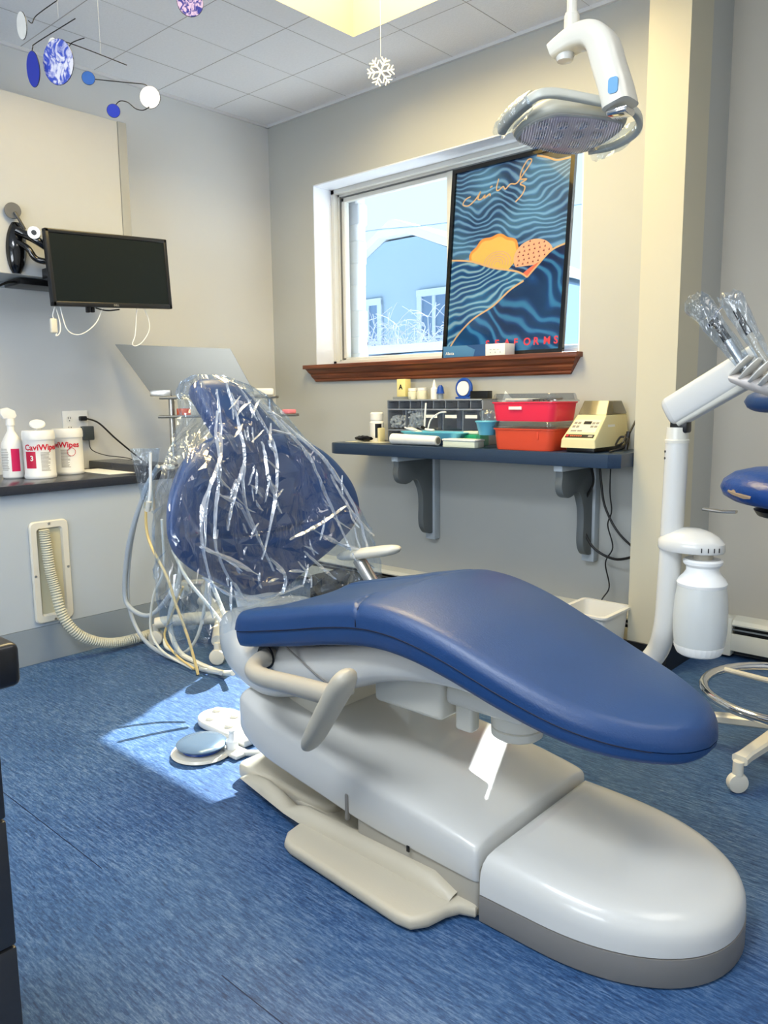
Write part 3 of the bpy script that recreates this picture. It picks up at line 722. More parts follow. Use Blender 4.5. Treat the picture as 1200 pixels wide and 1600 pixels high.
# on top of the organizer
b = BM(); box(b, 1.036, 1.088, -.10, -.055, OZt+.014, OZt+.088+.012, .002)
t = thing('tall_box', 'tall narrow pale yellow box with a black letter on the organizer top', 'box', (1.06, -.08, OZt))
mk('carton', b, mat('pale_yellow_card', (236, 222, 150), .5), t)
text('letter', 'A', .034, (1.050, -.1008, OZt+.05), (1, 0, 0), (0, 0, 1), BLACK, t, bold=.0008)
b = BM(); box(b, 1.02, 1.13, -.115, -.04, OZt+.001, OZt+.0135, .003); simple('flat_lid', b, CLEARP, 'clear flat lid under the pale yellow box on the organizer', 'lid')
def pill_bottle(x, h, label):
    t = thing('pill_bottle', label, 'bottle', (x, -.08, OZt), G1)
    b = BM(); lathe(b, [(0, OZt+.001), (.023, OZt+.001), (.025, OZt+.006), (.025, OZt+h*.68), (.018, OZt+h*.76), (0, OZt+h*.76)], x, -.08, 0, 20); mk('bottle_body', b, mat('cream_bottle', (232, 228, 200), .4), t)
    b = BM(); lathe(b, [(0, OZt+h*.74), (.023, OZt+h*.74), (.023, OZt+h*.98), (.021, OZt+h), (0, OZt+h)], x, -.08, 0, 20); mk('cap', b, BOTTLEW, t)
pill_bottle(1.122, .055, 'short cream pill bottle beside the pale yellow box')
pill_bottle(1.180, .056, 'short cream pill bottle left of the pointed dropper bottle')
t = thing('dropper_bottle', 'white pointed dropper bottle on the organizer top', 'bottle', (1.255, -.08, OZt))
b = BM(); lathe(b, [(0, OZt+.001), (.017, OZt+.001), (.018, OZt+.05), (.010, OZt+.058), (0, OZt+.058)], 1.255, -.08, 0, 18); mk('bottle_body', b, BOTTLEW, t)
b = BM(); lathe(b, [(0, OZt+.056), (.011, OZt+.056), (.010, OZt+.066), (.003, OZt+.092), (0, OZt+.094)], 1.255, -.08, 0, 18); mk('nozzle', b, BOTTLEW, t)
t = thing('dropper_bottle', 'tiny blue-capped dropper bottle beside the white pointed one', 'bottle', (1.296, -.085, OZt))
b = BM(); lathe(b, [(0, OZt+.001), (.014, OZt+.001), (.014, OZt+.026), (0, OZt+.027)], 1.296, -.085, 0, 16); mk('bottle_body', b, TOEK, t)
b = BM(); lathe(b, [(0, OZt+.026), (.020, OZt+.027), (.017, OZt+.036), (.014, OZt+.055), (.007, OZt+.066), (0, OZt+.067)], 1.296, -.085, 0, 16); mk('cap', b, BLUEP, t)
t = thing('tape_dispenser', 'round blue tape dispenser with white core on the organizer', 'tape', (1.43, -.08, OZt))
b = BM(); tube(b, [(1.43+.040*cos(a_*pi/12), -.08, OZt+.049+.041*sin(a_*pi/12)) for a_ in range(24)], .008, 8, 2, closed=True); box(b, 1.39, 1.475, -.095, -.065, OZt+.001, OZt+.010, .002); mk('shell', b, BLUEP, t)
b = BM(); lathe(b, [(0, -.010), (.033, -.010), (.033, .010), (0, .010)], 1.43, -.08, OZt+.049, 26, axis=(0, 1, 0)); mk('tape_core', b, PAPER, t)
b = BM(); box(b, 1.478, 1.573, -.10, -.06, OZt+.001, OZt+.036, .002); simple('black_box', b, BLACK, 'small flat black box at the right end of the organizer top', 'box')

# white supply bottle at the left of the shelf with black label
t = thing('supply_bottle', 'white round bottle with black label at the left of the shelf', 'bottle', (.945, -.15, SZ))
b = BM(); lathe(b, [(0, SZ+.001), (.034, SZ+.001), (.036, SZ+.008), (.036, SZ+.095), (.026, SZ+.108), (0, SZ+.108)], .945, -.15, 0, 28); mk('bottle_body', b, BOTTLEW, t)
b = BM(); lathe(b, [(0, SZ+.106), (.032, SZ+.106), (.033, SZ+.112), (.033, SZ+.140), (.028, SZ+.146), (0, SZ+.147)], .945, -.15, 0, 28); mk('cap', b, BOTTLEW, t)
b = BM(); vs = []
for k in range(7):
    a_ = radians(-62+k*9); vs.append(((.945+.0365*cos(a_), -.15+.0365*sin(a_))))
for (p, q) in zip(vs, vs[1:]): b.faces.new([b.verts.new((p[0], p[1], SZ+.02)), b.verts.new((q[0], q[1], SZ+.02)), b.verts.new((q[0], q[1], SZ+.09)), b.verts.new((p[0], p[1], SZ+.09))])
mk('black_label', b, BLACK, t)
# small jar, blue stack near the organizer
b = BM(); box(b, .985, 1.000, -.19, -.15, SZ+.001, SZ+.07, .003); simple('wax_box', b, BEIGE, 'small cream box against the left side of the organizer', 'box')
# sheet of paper and black foil item
b = BM(); box(b, .83, 1.06, -.26, -.18, SZ+.0008, SZ+.003); simple('paper_sheet', b, mat('tan_paper', (206, 204, 184), .7), 'flat tan sheet at the left end of the shelf', 'paper')
b = BM(); rings = []
for i in range(9):
    f = i/8; x = .885+f*.10; r = .016*sin(pi*(.08+.84*f))**.5
    rings.append([(x+.003*sin(k*9+i), -.235+cos(2*pi*k/10)*r*1.5, SZ+.004+.016+sin(2*pi*k/10)*r*(.9+.15*sin(k*5+i*3))) for k in range(10)])
loft(b, rings); simple('foil_packet', b, mat('black_foil', (20, 20, 24), .15, metal=.3), 'crumpled shiny black packet on the left end of the shelf', 'packet')
# white roll of wrap
t = thing('paper_roll', 'white rolled paper bundle lying at the front of the shelf', 'roll', (1.31, -.29, SZ))
b = BM(); tube(b, [(1.17, -.285, SZ+.027), (1.30, -.290, SZ+.026), (1.445, -.295, SZ+.025)], lambda f: .025-.004*f, 16, 6); mk('roll', b, PAPER, t)
b = BM(); lathe(b, [(0, 0), (.015, 0), (.015, .003), (0, .003)], 1.4455, -.295, SZ+.026, 16, axis=(1, 0, 0)); mk('roll_end', b, mat('roll_core', (120, 118, 108), .6), t)
# aqua instrument tray
t = thing('instrument_tray', 'aqua blue shallow tray on the shelf in front of the organizer', 'tray', (1.35, -.22, SZ))
b = BM(); rings = []
poly = rrect(1.37, -.205, .35, .12, .03, 5)
def rscale(poly, s, cx, cy, z): return [(cx+(x-cx)*s, cy+(y-cy)*s, z) for x, y in poly]
loft(b, [rscale(poly, .86, 1.37, -.205, SZ+.030), rscale(poly, 1.0, 1.37, -.205, SZ+.055), rscale(poly, 1.05, 1.37, -.205, SZ+.058), rscale(poly, 1.04, 1.37, -.205, SZ+.061), rscale(poly, .97, 1.37, -.205, SZ+.058), rscale(poly, .86, 1.37, -.205, SZ+.036)])
mk('tray_body', b, AQUA, t)
b = BM(); box(b, 1.24, 1.50, -.25, -.16, SZ+.001, SZ+.029, .004); mk('tray_base', b, mat('dark_blue_base', (28, 52, 84), .5), t)
t = thing('suction_tip', 'white and black suction tip lying in the aqua tray', 'dental tool', (1.33, -.2, SZ+.06))
b = BM(); tube(b, [(1.30, -.23, SZ+.080), (1.335, -.235, SZ+.070), (1.38, -.24, SZ+.068)], .006, 8); mk('grip', b, PAPER, t)
b = BM(); tube(b, [(1.30, -.23, SZ+.082), (1.325, -.233, SZ+.073)], .008, 8, smooth=False); mk('black_collar', b, BLACK, t)
b = BM(); tube(b, [(1.32, -.21, SZ+.07), (1.33, -.20, SZ+.115), (1.37, -.19, SZ+.145), (1.41, -.19, SZ+.150)], .0035, 8); simple('clear_suction_tube', b, BOTTLEW, 'bent white tube rising from the aqua tray', 'tube')
b = BM(); tube(b, [(1.295, -.205, SZ+.066), (1.296, -.20, SZ+.14), (1.293, -.19, SZ+.19)], .004, 8); simple('clear_suction_tube', b, BOTTLEW, 'upright white tube standing at the left of the aqua tray', 'tube')
t = thing('gauze_packet', 'white folded packet lying at the left in the aqua tray', 'packet', (1.24, -.22, SZ+.06))
b = BM(); box(b, 1.215, 1.28, -.245, -.20, SZ+.061, SZ+.070, .003, rot=Matrix.Rotation(.3, 3, 'Y')); mk('packet', b, PAPER, t)
b = BM(); tube(b, [(1.215, -.25, SZ+.078), (1.25, -.25, SZ+.070), (1.29, -.25, SZ+.068)], .004, 6); mk('tie', b, PAPER, t)
# green lidded box
t = thing('green_box', 'translucent green box between the aqua tray and the aqua cup', 'box', (1.55, -.18, SZ))
b = BM(); box(b, 1.505, 1.62, -.22, -.15, SZ+.001, SZ+.052, .006); mk('box_body', b, GREENB, t)
b = BM(); box(b, 1.52, 1.60, -.21, -.16, SZ+.053, SZ+.066, .004); mk('lid', b, LGREEN, t)
# small pale-green lidded box
t = thing('lidded_box', 'small white-lidded pale green box at the shelf front edge', 'box', (1.58, -.29, SZ))
b = BM(); box(b, 1.495, 1.665, -.325, -.255, SZ+.001, SZ+.028, .003); mk('box_body', b, LGREEN, t)
b = BM(); box(b, 1.492, 1.668, -.328, -.252, SZ+.0285, SZ+.037, .003); mk('lid', b, mat('white_lid', (232, 236, 230), .4), t)
# aqua cup on a little clear holder
t = thing('mixing_cup', 'aqua blue ribbed cup holding a clear bag left of the coral boxes', 'cup', (1.69, -.27, SZ))
b = BM(); box(b, 1.655, 1.725, -.30, -.235, SZ+.001, SZ+.055, .003); mk('clear_base', b, CLEARP, t)
b = BM(); lathe(b, [(0, SZ+.056), (.034, SZ+.056), (.036, SZ+.062), (.046, SZ+.105), (.052, SZ+.112), (.050, SZ+.116), (.043, SZ+.113), (.034, SZ+.066), (0, SZ+.064)], 1.69, -.268, 0, 28); mk('cup_body', b, AQUA, t)
b = BM(); rings = []
for i in range(7):
    f = i/6; r = .038*(1-.3*f)+.004*sin(i*4)
    rings.append([(1.69+cos(2*pi*k/14)*r*(1+.15*sin(k*5+i)), -.268+sin(2*pi*k/14)*r, SZ+.075+f*.085) for k in range(14)])
loft(b, rings); simple('clear_bag', b, FILMS, 'crumpled clear bag standing in the aqua cup', 'bag')
b = BM(); prism(b, [(1.655, .96), (1.70, .955), (1.74, .96), (1.765, 1.02), (1.71, 1.075), (1.69, 1.02)], 'y', -.165, -.162); simple('paper_pouch', b, PAPER, 'white folded paper pouch standing behind the aqua cup', 'pouch', ang=20)

# coral and orange lidded tubs
def tub(z0, h, m, name, label, x0, x1, lidh, contents=False):
    yc = -.225; w = x1-x0; xc = (x0+x1)/2; d = .205
    t = thing(name, label, 'box', (xc, yc, z0), 'lidded plastic tubs stacked on the shelf')
    def rr(s, z, k=.03): return [(x, y, z) for x, y in rrect(xc, yc, w*s, d*s, k, 6)]
    b = BM(); loft(b, [rr(.90, z0+.001), rr(.915, z0+.006), rr(.965, z0+h-.006), rr(1.0, z0+h-.005), rr(1.0, z0+h), rr(.95, z0+h), rr(.90, z0+.008)]); mk('tub_body', b, m, t)
    b = BM(); loft(b, [rr(1.035, z0+h+.001), rr(1.035, z0+h+.006), rr(.99, z0+h+.009), rr(.95, z0+h+lidh-.004), rr(.93, z0+h+lidh), rr(.90, z0+h+lidh-.003), rr(.93, z0+h+.008)]); mk('clear_lid', b, CLEARP, t)
    return t, xc, yc
t, xc, yc = tub(SZ, .088, ORBOX, 'storage_tub', 'orange-red lidded tub on the shelf, lower of the two', 1.748, 2.040, .026)
b = BM(); box(b, 1.965, 1.972, -.326, -.320, SZ+.045, SZ+.075, .001); mk('latch_rib', b, ORBOX, t)
z2 = SZ+.088+.028
t, xc, yc = tub(z2, .078, PINKBOX, 'storage_tub', 'coral pink lidded tub resting on the orange tub', 1.740, 2.046, .034)
b = BM(); box(b, 1.835, 1.895, -.3285, -.3245, z2+.048, z2+.060); mk('paper_label', b, PAPER, t, smooth=False)
t = thing('instrument_pouch', 'clear pouch of instruments inside the top of the coral tub', 'pouch', (1.93, -.24, z2+.07))
b = BM(); box(b, 1.79, 1.90, -.29, -.19, z2+.080, z2+.092, .004); mk('pouch', b, PAPER, t)
b = BM()
for k in range(5): tube(b, [(1.925+k*.016, -.29, z2+.085), (1.93+k*.016, -.18, z2+.09)], .004, 6, smooth=False)
mk('tools', b, STEEL, t)
# amalgamator: beige mixer with smoked hood
t = thing('amalgam_mixer', 'beige dental mixer with control panel and smoked hood on the shelf', 'machine', (2.16, -.2, SZ))
b = BM(); rings = []
sx0, sx1 = 2.066, 2.214
prof = [(-.315, SZ+.018), (-.315, SZ+.050), (-.215, SZ+.135), (-.205, SZ+.142), (-.03, SZ+.142), (-.025, SZ+.018)]
A = []
b2 = prism(b, prof, 'x', sx0, sx1, .005, 3)
# taper the body towards the top
for v in b.verts:
    f = max(0, (v.co.z-SZ-.018)/.125); v.co.x = 2.140+(v.co.x-2.140)*(1-.16*f)
mk('body', b, BEIGE, t, ang=30)
b = BM(); prism(b, [(-.203, SZ+.143), (-.17, SZ+.196), (-.06, SZ+.196), (-.028, SZ+.15), (-.028, SZ+.143)], 'x', sx0+.012, sx1-.012, .004, 3)
for v in b.verts:
    f = max(0, (v.co.z-SZ-.143)/.055); v.co.x = 2.140+(v.co.x-2.140)*(1-.13*f)
mk('hood', b, mat('smoked_hood', (112, 104, 78), .15, coat=.5, alpha=.85), t, ang=30)
b = BM(); box(b, sx0+.015, sx1-.015, -.295, -.04, SZ+.001, SZ+.0175, .003); mk('base_feet', b, BLACK, t)
# face panel on the slope
sl = Vector((0, .1, .085)).normalized(); sn = Vector((0, -.085, .1)).normalized(); so_ = Vector((2.140, -.315, SZ+.050))
def fp(u, s, d=.0012): return so_+Vector((u, 0, 0))+sl*s+sn*d
def fquad(b, u0, u1, s0, s1, d0=.0008, d1=.0016):
    vs = [b.verts.new(fp(u, s, d)) for d in (d0, d1) for u, s in ((u0, s0), (u1, s0), (u1, s1), (u0, s1))]
    for f in ((0, 1, 2, 3), (7, 6, 5, 4), (0, 4, 5, 1), (1, 5, 6, 2), (2, 6, 7, 3), (3, 7, 4, 0)): b.faces.new([vs[i] for i in f])
b = BM(); fquad(b, -.060, .060, .010, .028); pn = mk('control_strip', b, BLACK, t, smooth=False)
b = BM(); fquad(b, -.057, -.047, .014, .024, .0016, .0026); mk('red_logo_square', b, REDT, pn, smooth=False)
b = BM()
for q in range(6): fquad(b, -.040+q*.0085, -.034+q*.0085, .0165, .0225, .0016, .0022)
mk('strip_print', b, mat('orange_print_small', (220, 110, 70), .5), pn, smooth=False)
b = BM(); fquad(b, .036, .054, .015, .023, .0016, .0024); mk('switch_label', b, METAL, pn, smooth=False)
b = BM(); fquad(b, -.056, .056, .038, .112); mk('control_panel', b, mat('panel_print', (222, 218, 190), .5), t, smooth=False)
b = BM(); fquad(b, -.012, .020, .086, .102, .0016, .0028); mk('display', b, BLACK, t, smooth=False)
b = BM()
for u, s in ((-.046, .092), (-.030, .092), (-.046, .072), (-.030, .072), (.030, .092), (.046, .092), (.030, .072), (.046, .072)):
    fquad(b, u-.006, u+.006, s-.005, s+.006, .0016, .0026)
mk('buttons', b, GREYP, t, smooth=False)
b = BM(); fquad(b, -.050, -.026, .044, .052, .0016, .0022); fquad(b, -.022, -.002, .044, .052, .0016, .0022); mk('small_print', b, GREYP, t, smooth=False)
b = BM(); box(b, 2.2035, 2.2055, -.20, -.14, SZ+.095, SZ+.118, rot=Matrix.Rotation(-.14, 3, 'Y')); mk('side_label', b, PAPER, t, smooth=False)
# cord bundle, probe, tag by the pillar
b = BM(); tube(b, [(2.25, -.24, SZ+.006), (2.262, -.29, SZ+.008), (2.29, -.26, SZ+.02), (2.30, -.22, SZ+.05), (2.27, -.22, SZ+.06), (2.265, -.25, SZ+.03), (2.30, -.27, SZ+.04), (2.30, -.24, SZ+.07)], .004, 8)
simple('coiled_cord', b, BLACKV, 'black coiled cord on the shelf beside the pillar', 'cord')
t = thing('curing_wand', 'thin black wand leaning against the wall right of the mixer', 'dental tool', (2.27, -.06, SZ))
b = BM(); tube(b, [(2.245, -.10, SZ+.06), (2.262, -.03, SZ+.16), (2.295, -.012, SZ+.235)], .004, 8); mk('shaft', b, BLACK, t)
b = BM(); tube(b, [(2.240, -.11, SZ+.004), (2.245, -.10, SZ+.075)], .009, 8, smooth=False); mk('grip', b, BLACK, t)
b = BM(); prism(b, [(2.262, SZ+.06), (2.292, SZ+.03), (2.306, SZ+.09), (2.285, SZ+.14)], 'y', -.014, -.012); simple('paper_tag', b, PAPER, 'small crinkled white tag hanging by the black wand', 'tag')
# power cords of the mixer, hanging under the shelf
for i, (pts, r, lab) in enumerate((
        ([(2.10, -.13, .78), (2.10, -.10, .70), (2.06, -.09, .62), (2.05, -.09, .53), (2.10, -.09, .43), (2.20, -.09, .39), (2.30, -.10, .42)], .0055, 'thick black cord looping below the shelf, leftmost of the three'),
        ([(2.11, -.07, .78), (2.12, -.07, .70), (2.14, -.07, .60), (2.20, -.07, .50), (2.30, -.09, .43)], .005, 'black cord slanting below the shelf towards the pillar'),
        ([(2.15, -.05, .78), (2.15, -.05, .66), (2.16, -.05, .58), (2.145, -.05, .52), (2.17, -.05, .43), (2.14, -.05, .36), (2.16, -.05, .26), (2.14, -.08, .20), (2.13, -.10, .10)], .003, 'thin black cord dropping from the shelf down to the floor'))):
    b = BM(); tube(b, pts, r, 8); simple('power_cord', b, BLACKV, lab, 'cord')
# white waste bin by the pillar and a dark bag
t = thing('waste_bin', 'white open plastic bin on the floor left of the pillar', 'bin', (2.235, -.36, 0))
b = BM()
def rb(w, d, z, k=.02): return [(x, y, z) for x, y in rrect(2.215, -.29, w, d, k, 5)]
loft(b, [rb(.16, .18, .002), rb(.19, .22, .222), rb(.215, .245, .224), rb(.215, .245, .232), rb(.182, .212, .232), rb(.15, .17, .01)]); mk('bin_body', b, BOTTLEW, t)
b = BM(); rings = []
for i in range(8):
    f = i/7; r = .13*cos(f*pi/2)+.002
    rings.append([(1.99+cos(2*pi*k/16)*r*(1+.05*sin(k*3+i)), -.26+sin(2*pi*k/16)*r*.7, .004+.19*sin(f*pi/2)**.8) for k in range(16)])
loft(b, rings); simple('black_bag', b, BLACK, 'slumped black bag on the floor left of the white bin', 'bag')
b = BM(); box(b, .62, 1.75, -.34, -.12, .002, .14, .02, 3); simple('dark_storage_box', b, mat('dark_box', (12, 13, 16), .6), 'long black box on the floor against the wall behind the dental chair', 'box')

# ================================================================ LEFT WALL
# upper cabinet
CX = .30
t = thing('wall_cabinet', 'cream upper cabinet on the left wall behind the monitor', 'cabinet', (.15, -2.4, 1.56))
b = BM(); box(b, .002, CX-.02, -3.6, -1.075, 1.565, 2.262, .001); mk('body', b, PANEL, t, smooth=False)
b = BM(); box(b, CX-.0195, CX, -3.6, -1.112, 1.563, 2.264, .001); mk('door', b, CABF, t, smooth=False)
b = BM(); box(b, CX-.0195, CX+.004, -1.111, -1.070, 1.563, 2.264, .001); mk('edge_strip', b, TRIMG, t, smooth=False)
# under-cabinet rail
b = BM(); box(b, .002, .04, -3.6, -1.08, 1.545, 1.563); mk('light_rail', b, BRACKETL, t, smooth=False)
# lower cabinet + counter
t = thing('base_cabinet', 'low grey base cabinet run along the left wall', 'cabinet', (.25, -2.4, 0))
b = BM(); box(b, .002, .51, -4.0, -1.16, .148, .692, .001); mk('panel', b, PANEL, t, smooth=False)
b = BM(); box(b, .002, .512, -4.0, -1.16, .001, .147); mk('toe_board', b, TOEK, t, smooth=False)
b = BM(); box(b, .002, .535, -4.0, -1.19, .694, .73, .003); simple('countertop', b, COUNTER, 'dark laminate countertop along the left wall', 'countertop')
b = BM(); box(b, .002, .525, -1.189, -1.03, .70, .765, .003); simple('dark_end_block', b, COUNTER, 'dark raised block at the far end of the left countertop', 'block')
# hose inlet plate
t = thing('hose_inlet', 'cream recessed wall inlet frame on the grey cabinet front', 'inlet', (.51, -1.64, .16))
def ring2(w, h, x, k): return [(x, y, z) for y, z in rrect(-1.643, .37, w, h, k, 6)]
b = BM(); loft(b, [ring2(.158, .415, .511, .022), ring2(.158, .415, .519, .022), ring2(.150, .407, .524, .02), ring2(.106, .36, .524, .012), ring2(.100, .352, .519, .012), ring2(.098, .35, .511, .012)], cap=False); mk('frame', b, CREAM, t)
b = BM(); loft(b, [ring2(.100, .352, .520, .012), ring2(.096, .345, .5125, .012)], cap=False); 
mk('recess_wall', b, CREAM, t)
b = BM(); box(b, .5112, .5128, -1.694, -1.592, .193, .547); mk('recess_back', b, mat('aged_cream_plastic', (196, 190, 160), .45), t, smooth=False)
for (yy, zz) in ((-1.643, .566), (-1.643, .172), (-1.711, .36), (-1.575, .38)):
    b = BM(); lathe(b, [(0, 0), (.006, 0), (.005, .002), (0, .0022)], .5235, yy, zz, 12, axis=(1, 0, 0)); mk('screw', b, METAL, t)
b = BM()
hp_ = [(.53, -1.668, .545), (.535, -1.665, .47), (.54, -1.66, .38), (.552, -1.650, .30), (.575, -1.64, .20), (.60, -1.60, .12), (.61, -1.53, .068), (.61, -1.45, .040), (.605, -1.36, .032), (.60, -1.26, .034)]
tube(b, hp_, .0200, 14, 18, ribs=1); simple('corrugated_hose', b, mat('ribbed_grey_hose', (188, 186, 168), .5), 'ribbed beige vacuum hose curving from the wall inlet to the floor', 'hose', ang=20)
# outlet with plugs
t = thing('wall_outlet', 'white double wall outlet plate above the left counter', 'outlet', (.005, -1.243, .93))
b = BM(); box(b, .001, .007, -1.306, -1.181, .885, 1.006, .002); mk('cover_plate', b, BOTTLEW, t)
for yy in (-1.275, -1.215):
    for zz in (.968, .922):
        b = BM(); lathe(b, [(0, 0), (.017, 0), (.016, .002), (0, .0021)], .007, yy, zz, 20, axis=(1, 0, 0)); sk = mk('socket', b, PAPER, t)
        b = BM(); box(b, .009, .0098, yy-.007, yy-.0045, zz-.001, zz+.009); box(b, .009, .0098, yy+.0045, yy+.007, zz-.001, zz+.009); box(b, .009, .0098, yy-.002, yy+.002, zz-.011, zz-.006); mk('slots', b, BLACK, sk, smooth=False)
t = thing('plug_cord', 'black plug with cord in the upper right socket', 'plug', (.03, -1.215, .968))
b = BM(); box(b, .0102, .035, -1.232, -1.198, .958, .980, .005); mk('plug', b, BLACK, t)
b = BM(); tube(b, [(.03, -1.20, .968), (.05, -1.15, .945), (.07, -1.08, .87), (.10, -1.00, .79), (.14, -.95, .735)], .0042, 8); mk('cord', b, BLACKV, t)
t = thing('power_adapter', 'dark grey power adapter in the lower right socket', 'adapter', (.03, -1.20, .90))
b = BM(); box(b, .0102, .045, -1.222, -1.172, .865, .932, .005); mk('adapter_body', b, mat('dark_grey_plastic', (58, 66, 70), .4), t)
b = BM(); tube(b, [(.03, -1.195, .866), (.04, -1.19, .82), (.06, -1.13, .79), (.10, -1.03, .77), (.14, -.98, .735)], .0022, 8); mk('cord', b, BLACKV, t)
# bottles on counter
CT = .7305
t = thing('spray_bottle', 'white spray bottle with magenta label at the left counter end', 'bottle', (.20, -1.632, CT))
cx_, cy_ = .205, -1.632
b = BM(); lathe(b, [(0, CT), (.040, CT), (.044, CT+.005), (.044, CT+.125), (.040, CT+.150), (.022, CT+.185), (.014, CT+.20), (.014, CT+.225), (0, CT+.225)], cx_, cy_, 0, 30); mk('bottle_body', b, BOTTLEW, t)
b = BM(); lathe(b, [(0, CT+.222), (.018, CT+.222), (.017, CT+.25), (0, CT+.252)], cx_, cy_, 0, 20); mk('collar', b, BOTTLEW, t)
b = BM(); prism(b, [(cy_-.030, CT+.250), (cy_+.018, CT+.250), (cy_+.026, CT+.262), (cy_+.020, CT+.282), (cy_-.010, CT+.296), (cy_-.040, CT+.290), (cy_-.042, CT+.272)], 'x', cx_-.012, cx_+.012, .004); mk('trigger_head', b, BOTTLEW, t)
def band(b, cx, cy, r, a0, a1, z0, z1, n=10):
    A = []
    for i in range(n+1):
        a_ = radians(a0+(a1-a0)*i/n); A.append((b.verts.new((cx+r*cos(a_), cy+r*sin(a_), z0)), b.verts.new((cx+r*cos(a_), cy+r*sin(a_), z1))))
    for p, q in zip(A, A[1:]): b.faces.new((p[0], q[0], q[1], p[1]))
def printlines(b, cx, cy, r, a0, a1, z0, z1, rows, seed=0):
    rnd = random.Random(seed)
    for i in range(rows):
        z = z1-(z1-z0)*i/rows; a_ = a0
        band(b, cx, cy, r, a0, a1-rnd.uniform(0, 12), z-.0022, z, 6)
b = BM(); band(b, cx_, cy_, .0445, -30, 14, CT+.03, CT+.125); mk('magenta_label', b, MAGENTA, t)
b = BM(); printlines(b, cx_, cy_, .0446, -95, -40, CT+.03, CT+.125, 14); mk('fine_print', b, GREYP, t)
def curved_text(s, cx, cy, r, a0, z, size, m, parent, flip=1, bold=0, step=None):
    """letters wrapped round a cylinder, reading left to right from outside, as one mesh"""
    cu = bpy.data.curves.new('tmp', 'FONT'); cu.body = s; cu.size = size; cu.extrude = .0003; cu.offset = bold; cu.resolution_u = 2
    tt = bpy.data.objects.new('tmp', cu); COL.objects.link(tt)
    me = bpy.data.meshes.new_from_object(tt.evaluated_get(bpy.context.evaluated_depsgraph_get()))
    COL.objects.unlink(tt); bpy.data.objects.remove(tt); bpy.data.curves.remove(cu)
    for v in me.vertices:
        a_ = radians(a0)+v.co.x/r; rr = r+v.co.z+.0004
        v.co = Vector((cx+rr*cos(a_), cy+rr*sin(a_), z+v.co.y))
    me.materials.clear(); return rebase(link('brand_text', me, m, parent))
def wipes(cx, cy, r, h, label, words, a0, box_a, open_lid):
    t = thing('wipes_canister', label, 'canister', (cx, cy, CT), 'wipes canisters on the left counter')
    b = BM(); lathe(b, [(0, CT), (r*.96, CT), (r, CT+.004), (r, CT+.014), (r*.97, CT+.018), (r*.97, CT+h*.80), (r, CT+h*.82), (0, CT+h*.82)], cx, cy, 0, 40); mk('canister_body', b, BOTTLEW, t)
    b = BM(); lathe(b, [(0, CT+h*.81), (r*1.01, CT+h*.81), (r*1.02, CT+h*.84), (r*1.02, CT+h*.94), (r*.97, CT+h), (0, CT+h*1.005)], cx, cy, 0, 40); ld = mk('lid', b, BOTTLEW, t)
    if open_lid:
        b = BM(); lathe(b, [(0, 0), (.030, 0), (.032, .004), (.030, .010), (0, .013)], cx, cy, CT+h+.022, 24, axis=(.5, -.2, 1)); box(b, cx-.010, cx+.010, cy-.010, cy+.010, CT+h-.002, CT+h+.024, .003); mk('flip_cap', b, BOTTLEW, ld)
    curved_text(words, cx, cy, r*.975, a0, CT+h*.60, .034, REDT, t, bold=.0009)
    b = BM(); printlines(b, cx, cy, r*.974, a0+62, a0+100, CT+h*.15, CT+h*.55, 16, 3); mk('fine_print', b, GREYP, t)
    if box_a is not None:
        b = BM(); band(b, cx, cy, r*.974, box_a, box_a+42, CT+h*.22, CT+h*.57); mk('magenta_label', b, mat('crimson_label', (196, 24, 66), .5), t)
        curved_text('3', cx, cy, r*.9745, box_a+20, CT+h*.38, .030, PAPER, t, bold=.0008)
    return t
wipes(.30, -1.56, .064, .20, 'white wipes canister with red label and lifted cap by the spray bottle', 'CaviWipes', -82, -80, True)
t = wipes(.215, -1.392, .064, .20, 'white wipes canister nearest the wall outlet, half hidden', 'CaviWipes', -118, None, False)
b = BM(); tube(b, [(.215+.0628*cos(radians(-14)+.018*cos(k*pi/8)/.064), -1.392+.0628*sin(radians(-14)+.018*cos(k*pi/8)/.064), CT+.10+.018*sin(k*pi/8)) for k in range(16)], .0011, 5, 1, closed=True); mk('warning_ring', b, REDT, t)
b = BM(); box(b, .10, .43, -1.32, -1.195, CT+.0005, CT+.002); simple('white_paper', b, PAPER, 'white sheet of paper lying on the left counter', 'paper')

# monitor on its arm
def tri(p, q, s): return (Vector(q)-Vector(p)), (Vector(s)-Vector(p))
t = thing('monitor', 'black flat monitor hanging from the arm on the left wall', 'monitor', (.45, -1.27, 1.6))
TLm = Vector((.45, -1.542, 1.733)); TRm = Vector((.45, -.987, 1.762)); BLm = Vector((.45, -1.542, 1.431))
BRm = Vector((.45, -.990, 1.462))
mx_ = (TRm-TLm).normalized(); mz_ = Vector((0, -mx_.z, mx_.y)); mw = (TRm-TLm).length; mh = .302
mo = TLm-mz_*mh
RM = Matrix(((0, 0, 1), (mx_.y, mz_.y, 0), (mx_.z, mz_.z, 0)))  # columns: width, height, outward
def mp(u, v, d): return mo+mx_*u+mz_*v+Vector((d, 0, 0))
def mbox(b, u0, u1, v0, v1, d0, d1, bev=0):
    vs = [b.verts.new(mp(u, v, d)) for d in (d0, d1) for u, v in ((u0, v0), (u1, v0), (u1, v1), (u0, v1))]
    fs = [b.faces.new([vs[i] for i in f]) for f in ((0, 1, 2, 3), (7, 6, 5, 4), (0, 4, 5, 1), (1, 5, 6, 2), (2, 6, 7, 3), (3, 7, 4, 0))]
    if bev: bmesh.ops.bevel(b, geom=list({e for f in fs for e in f.edges}), offset=bev, segments=2, affect='EDGES', profile=.5)
b = BM(); bz = .017
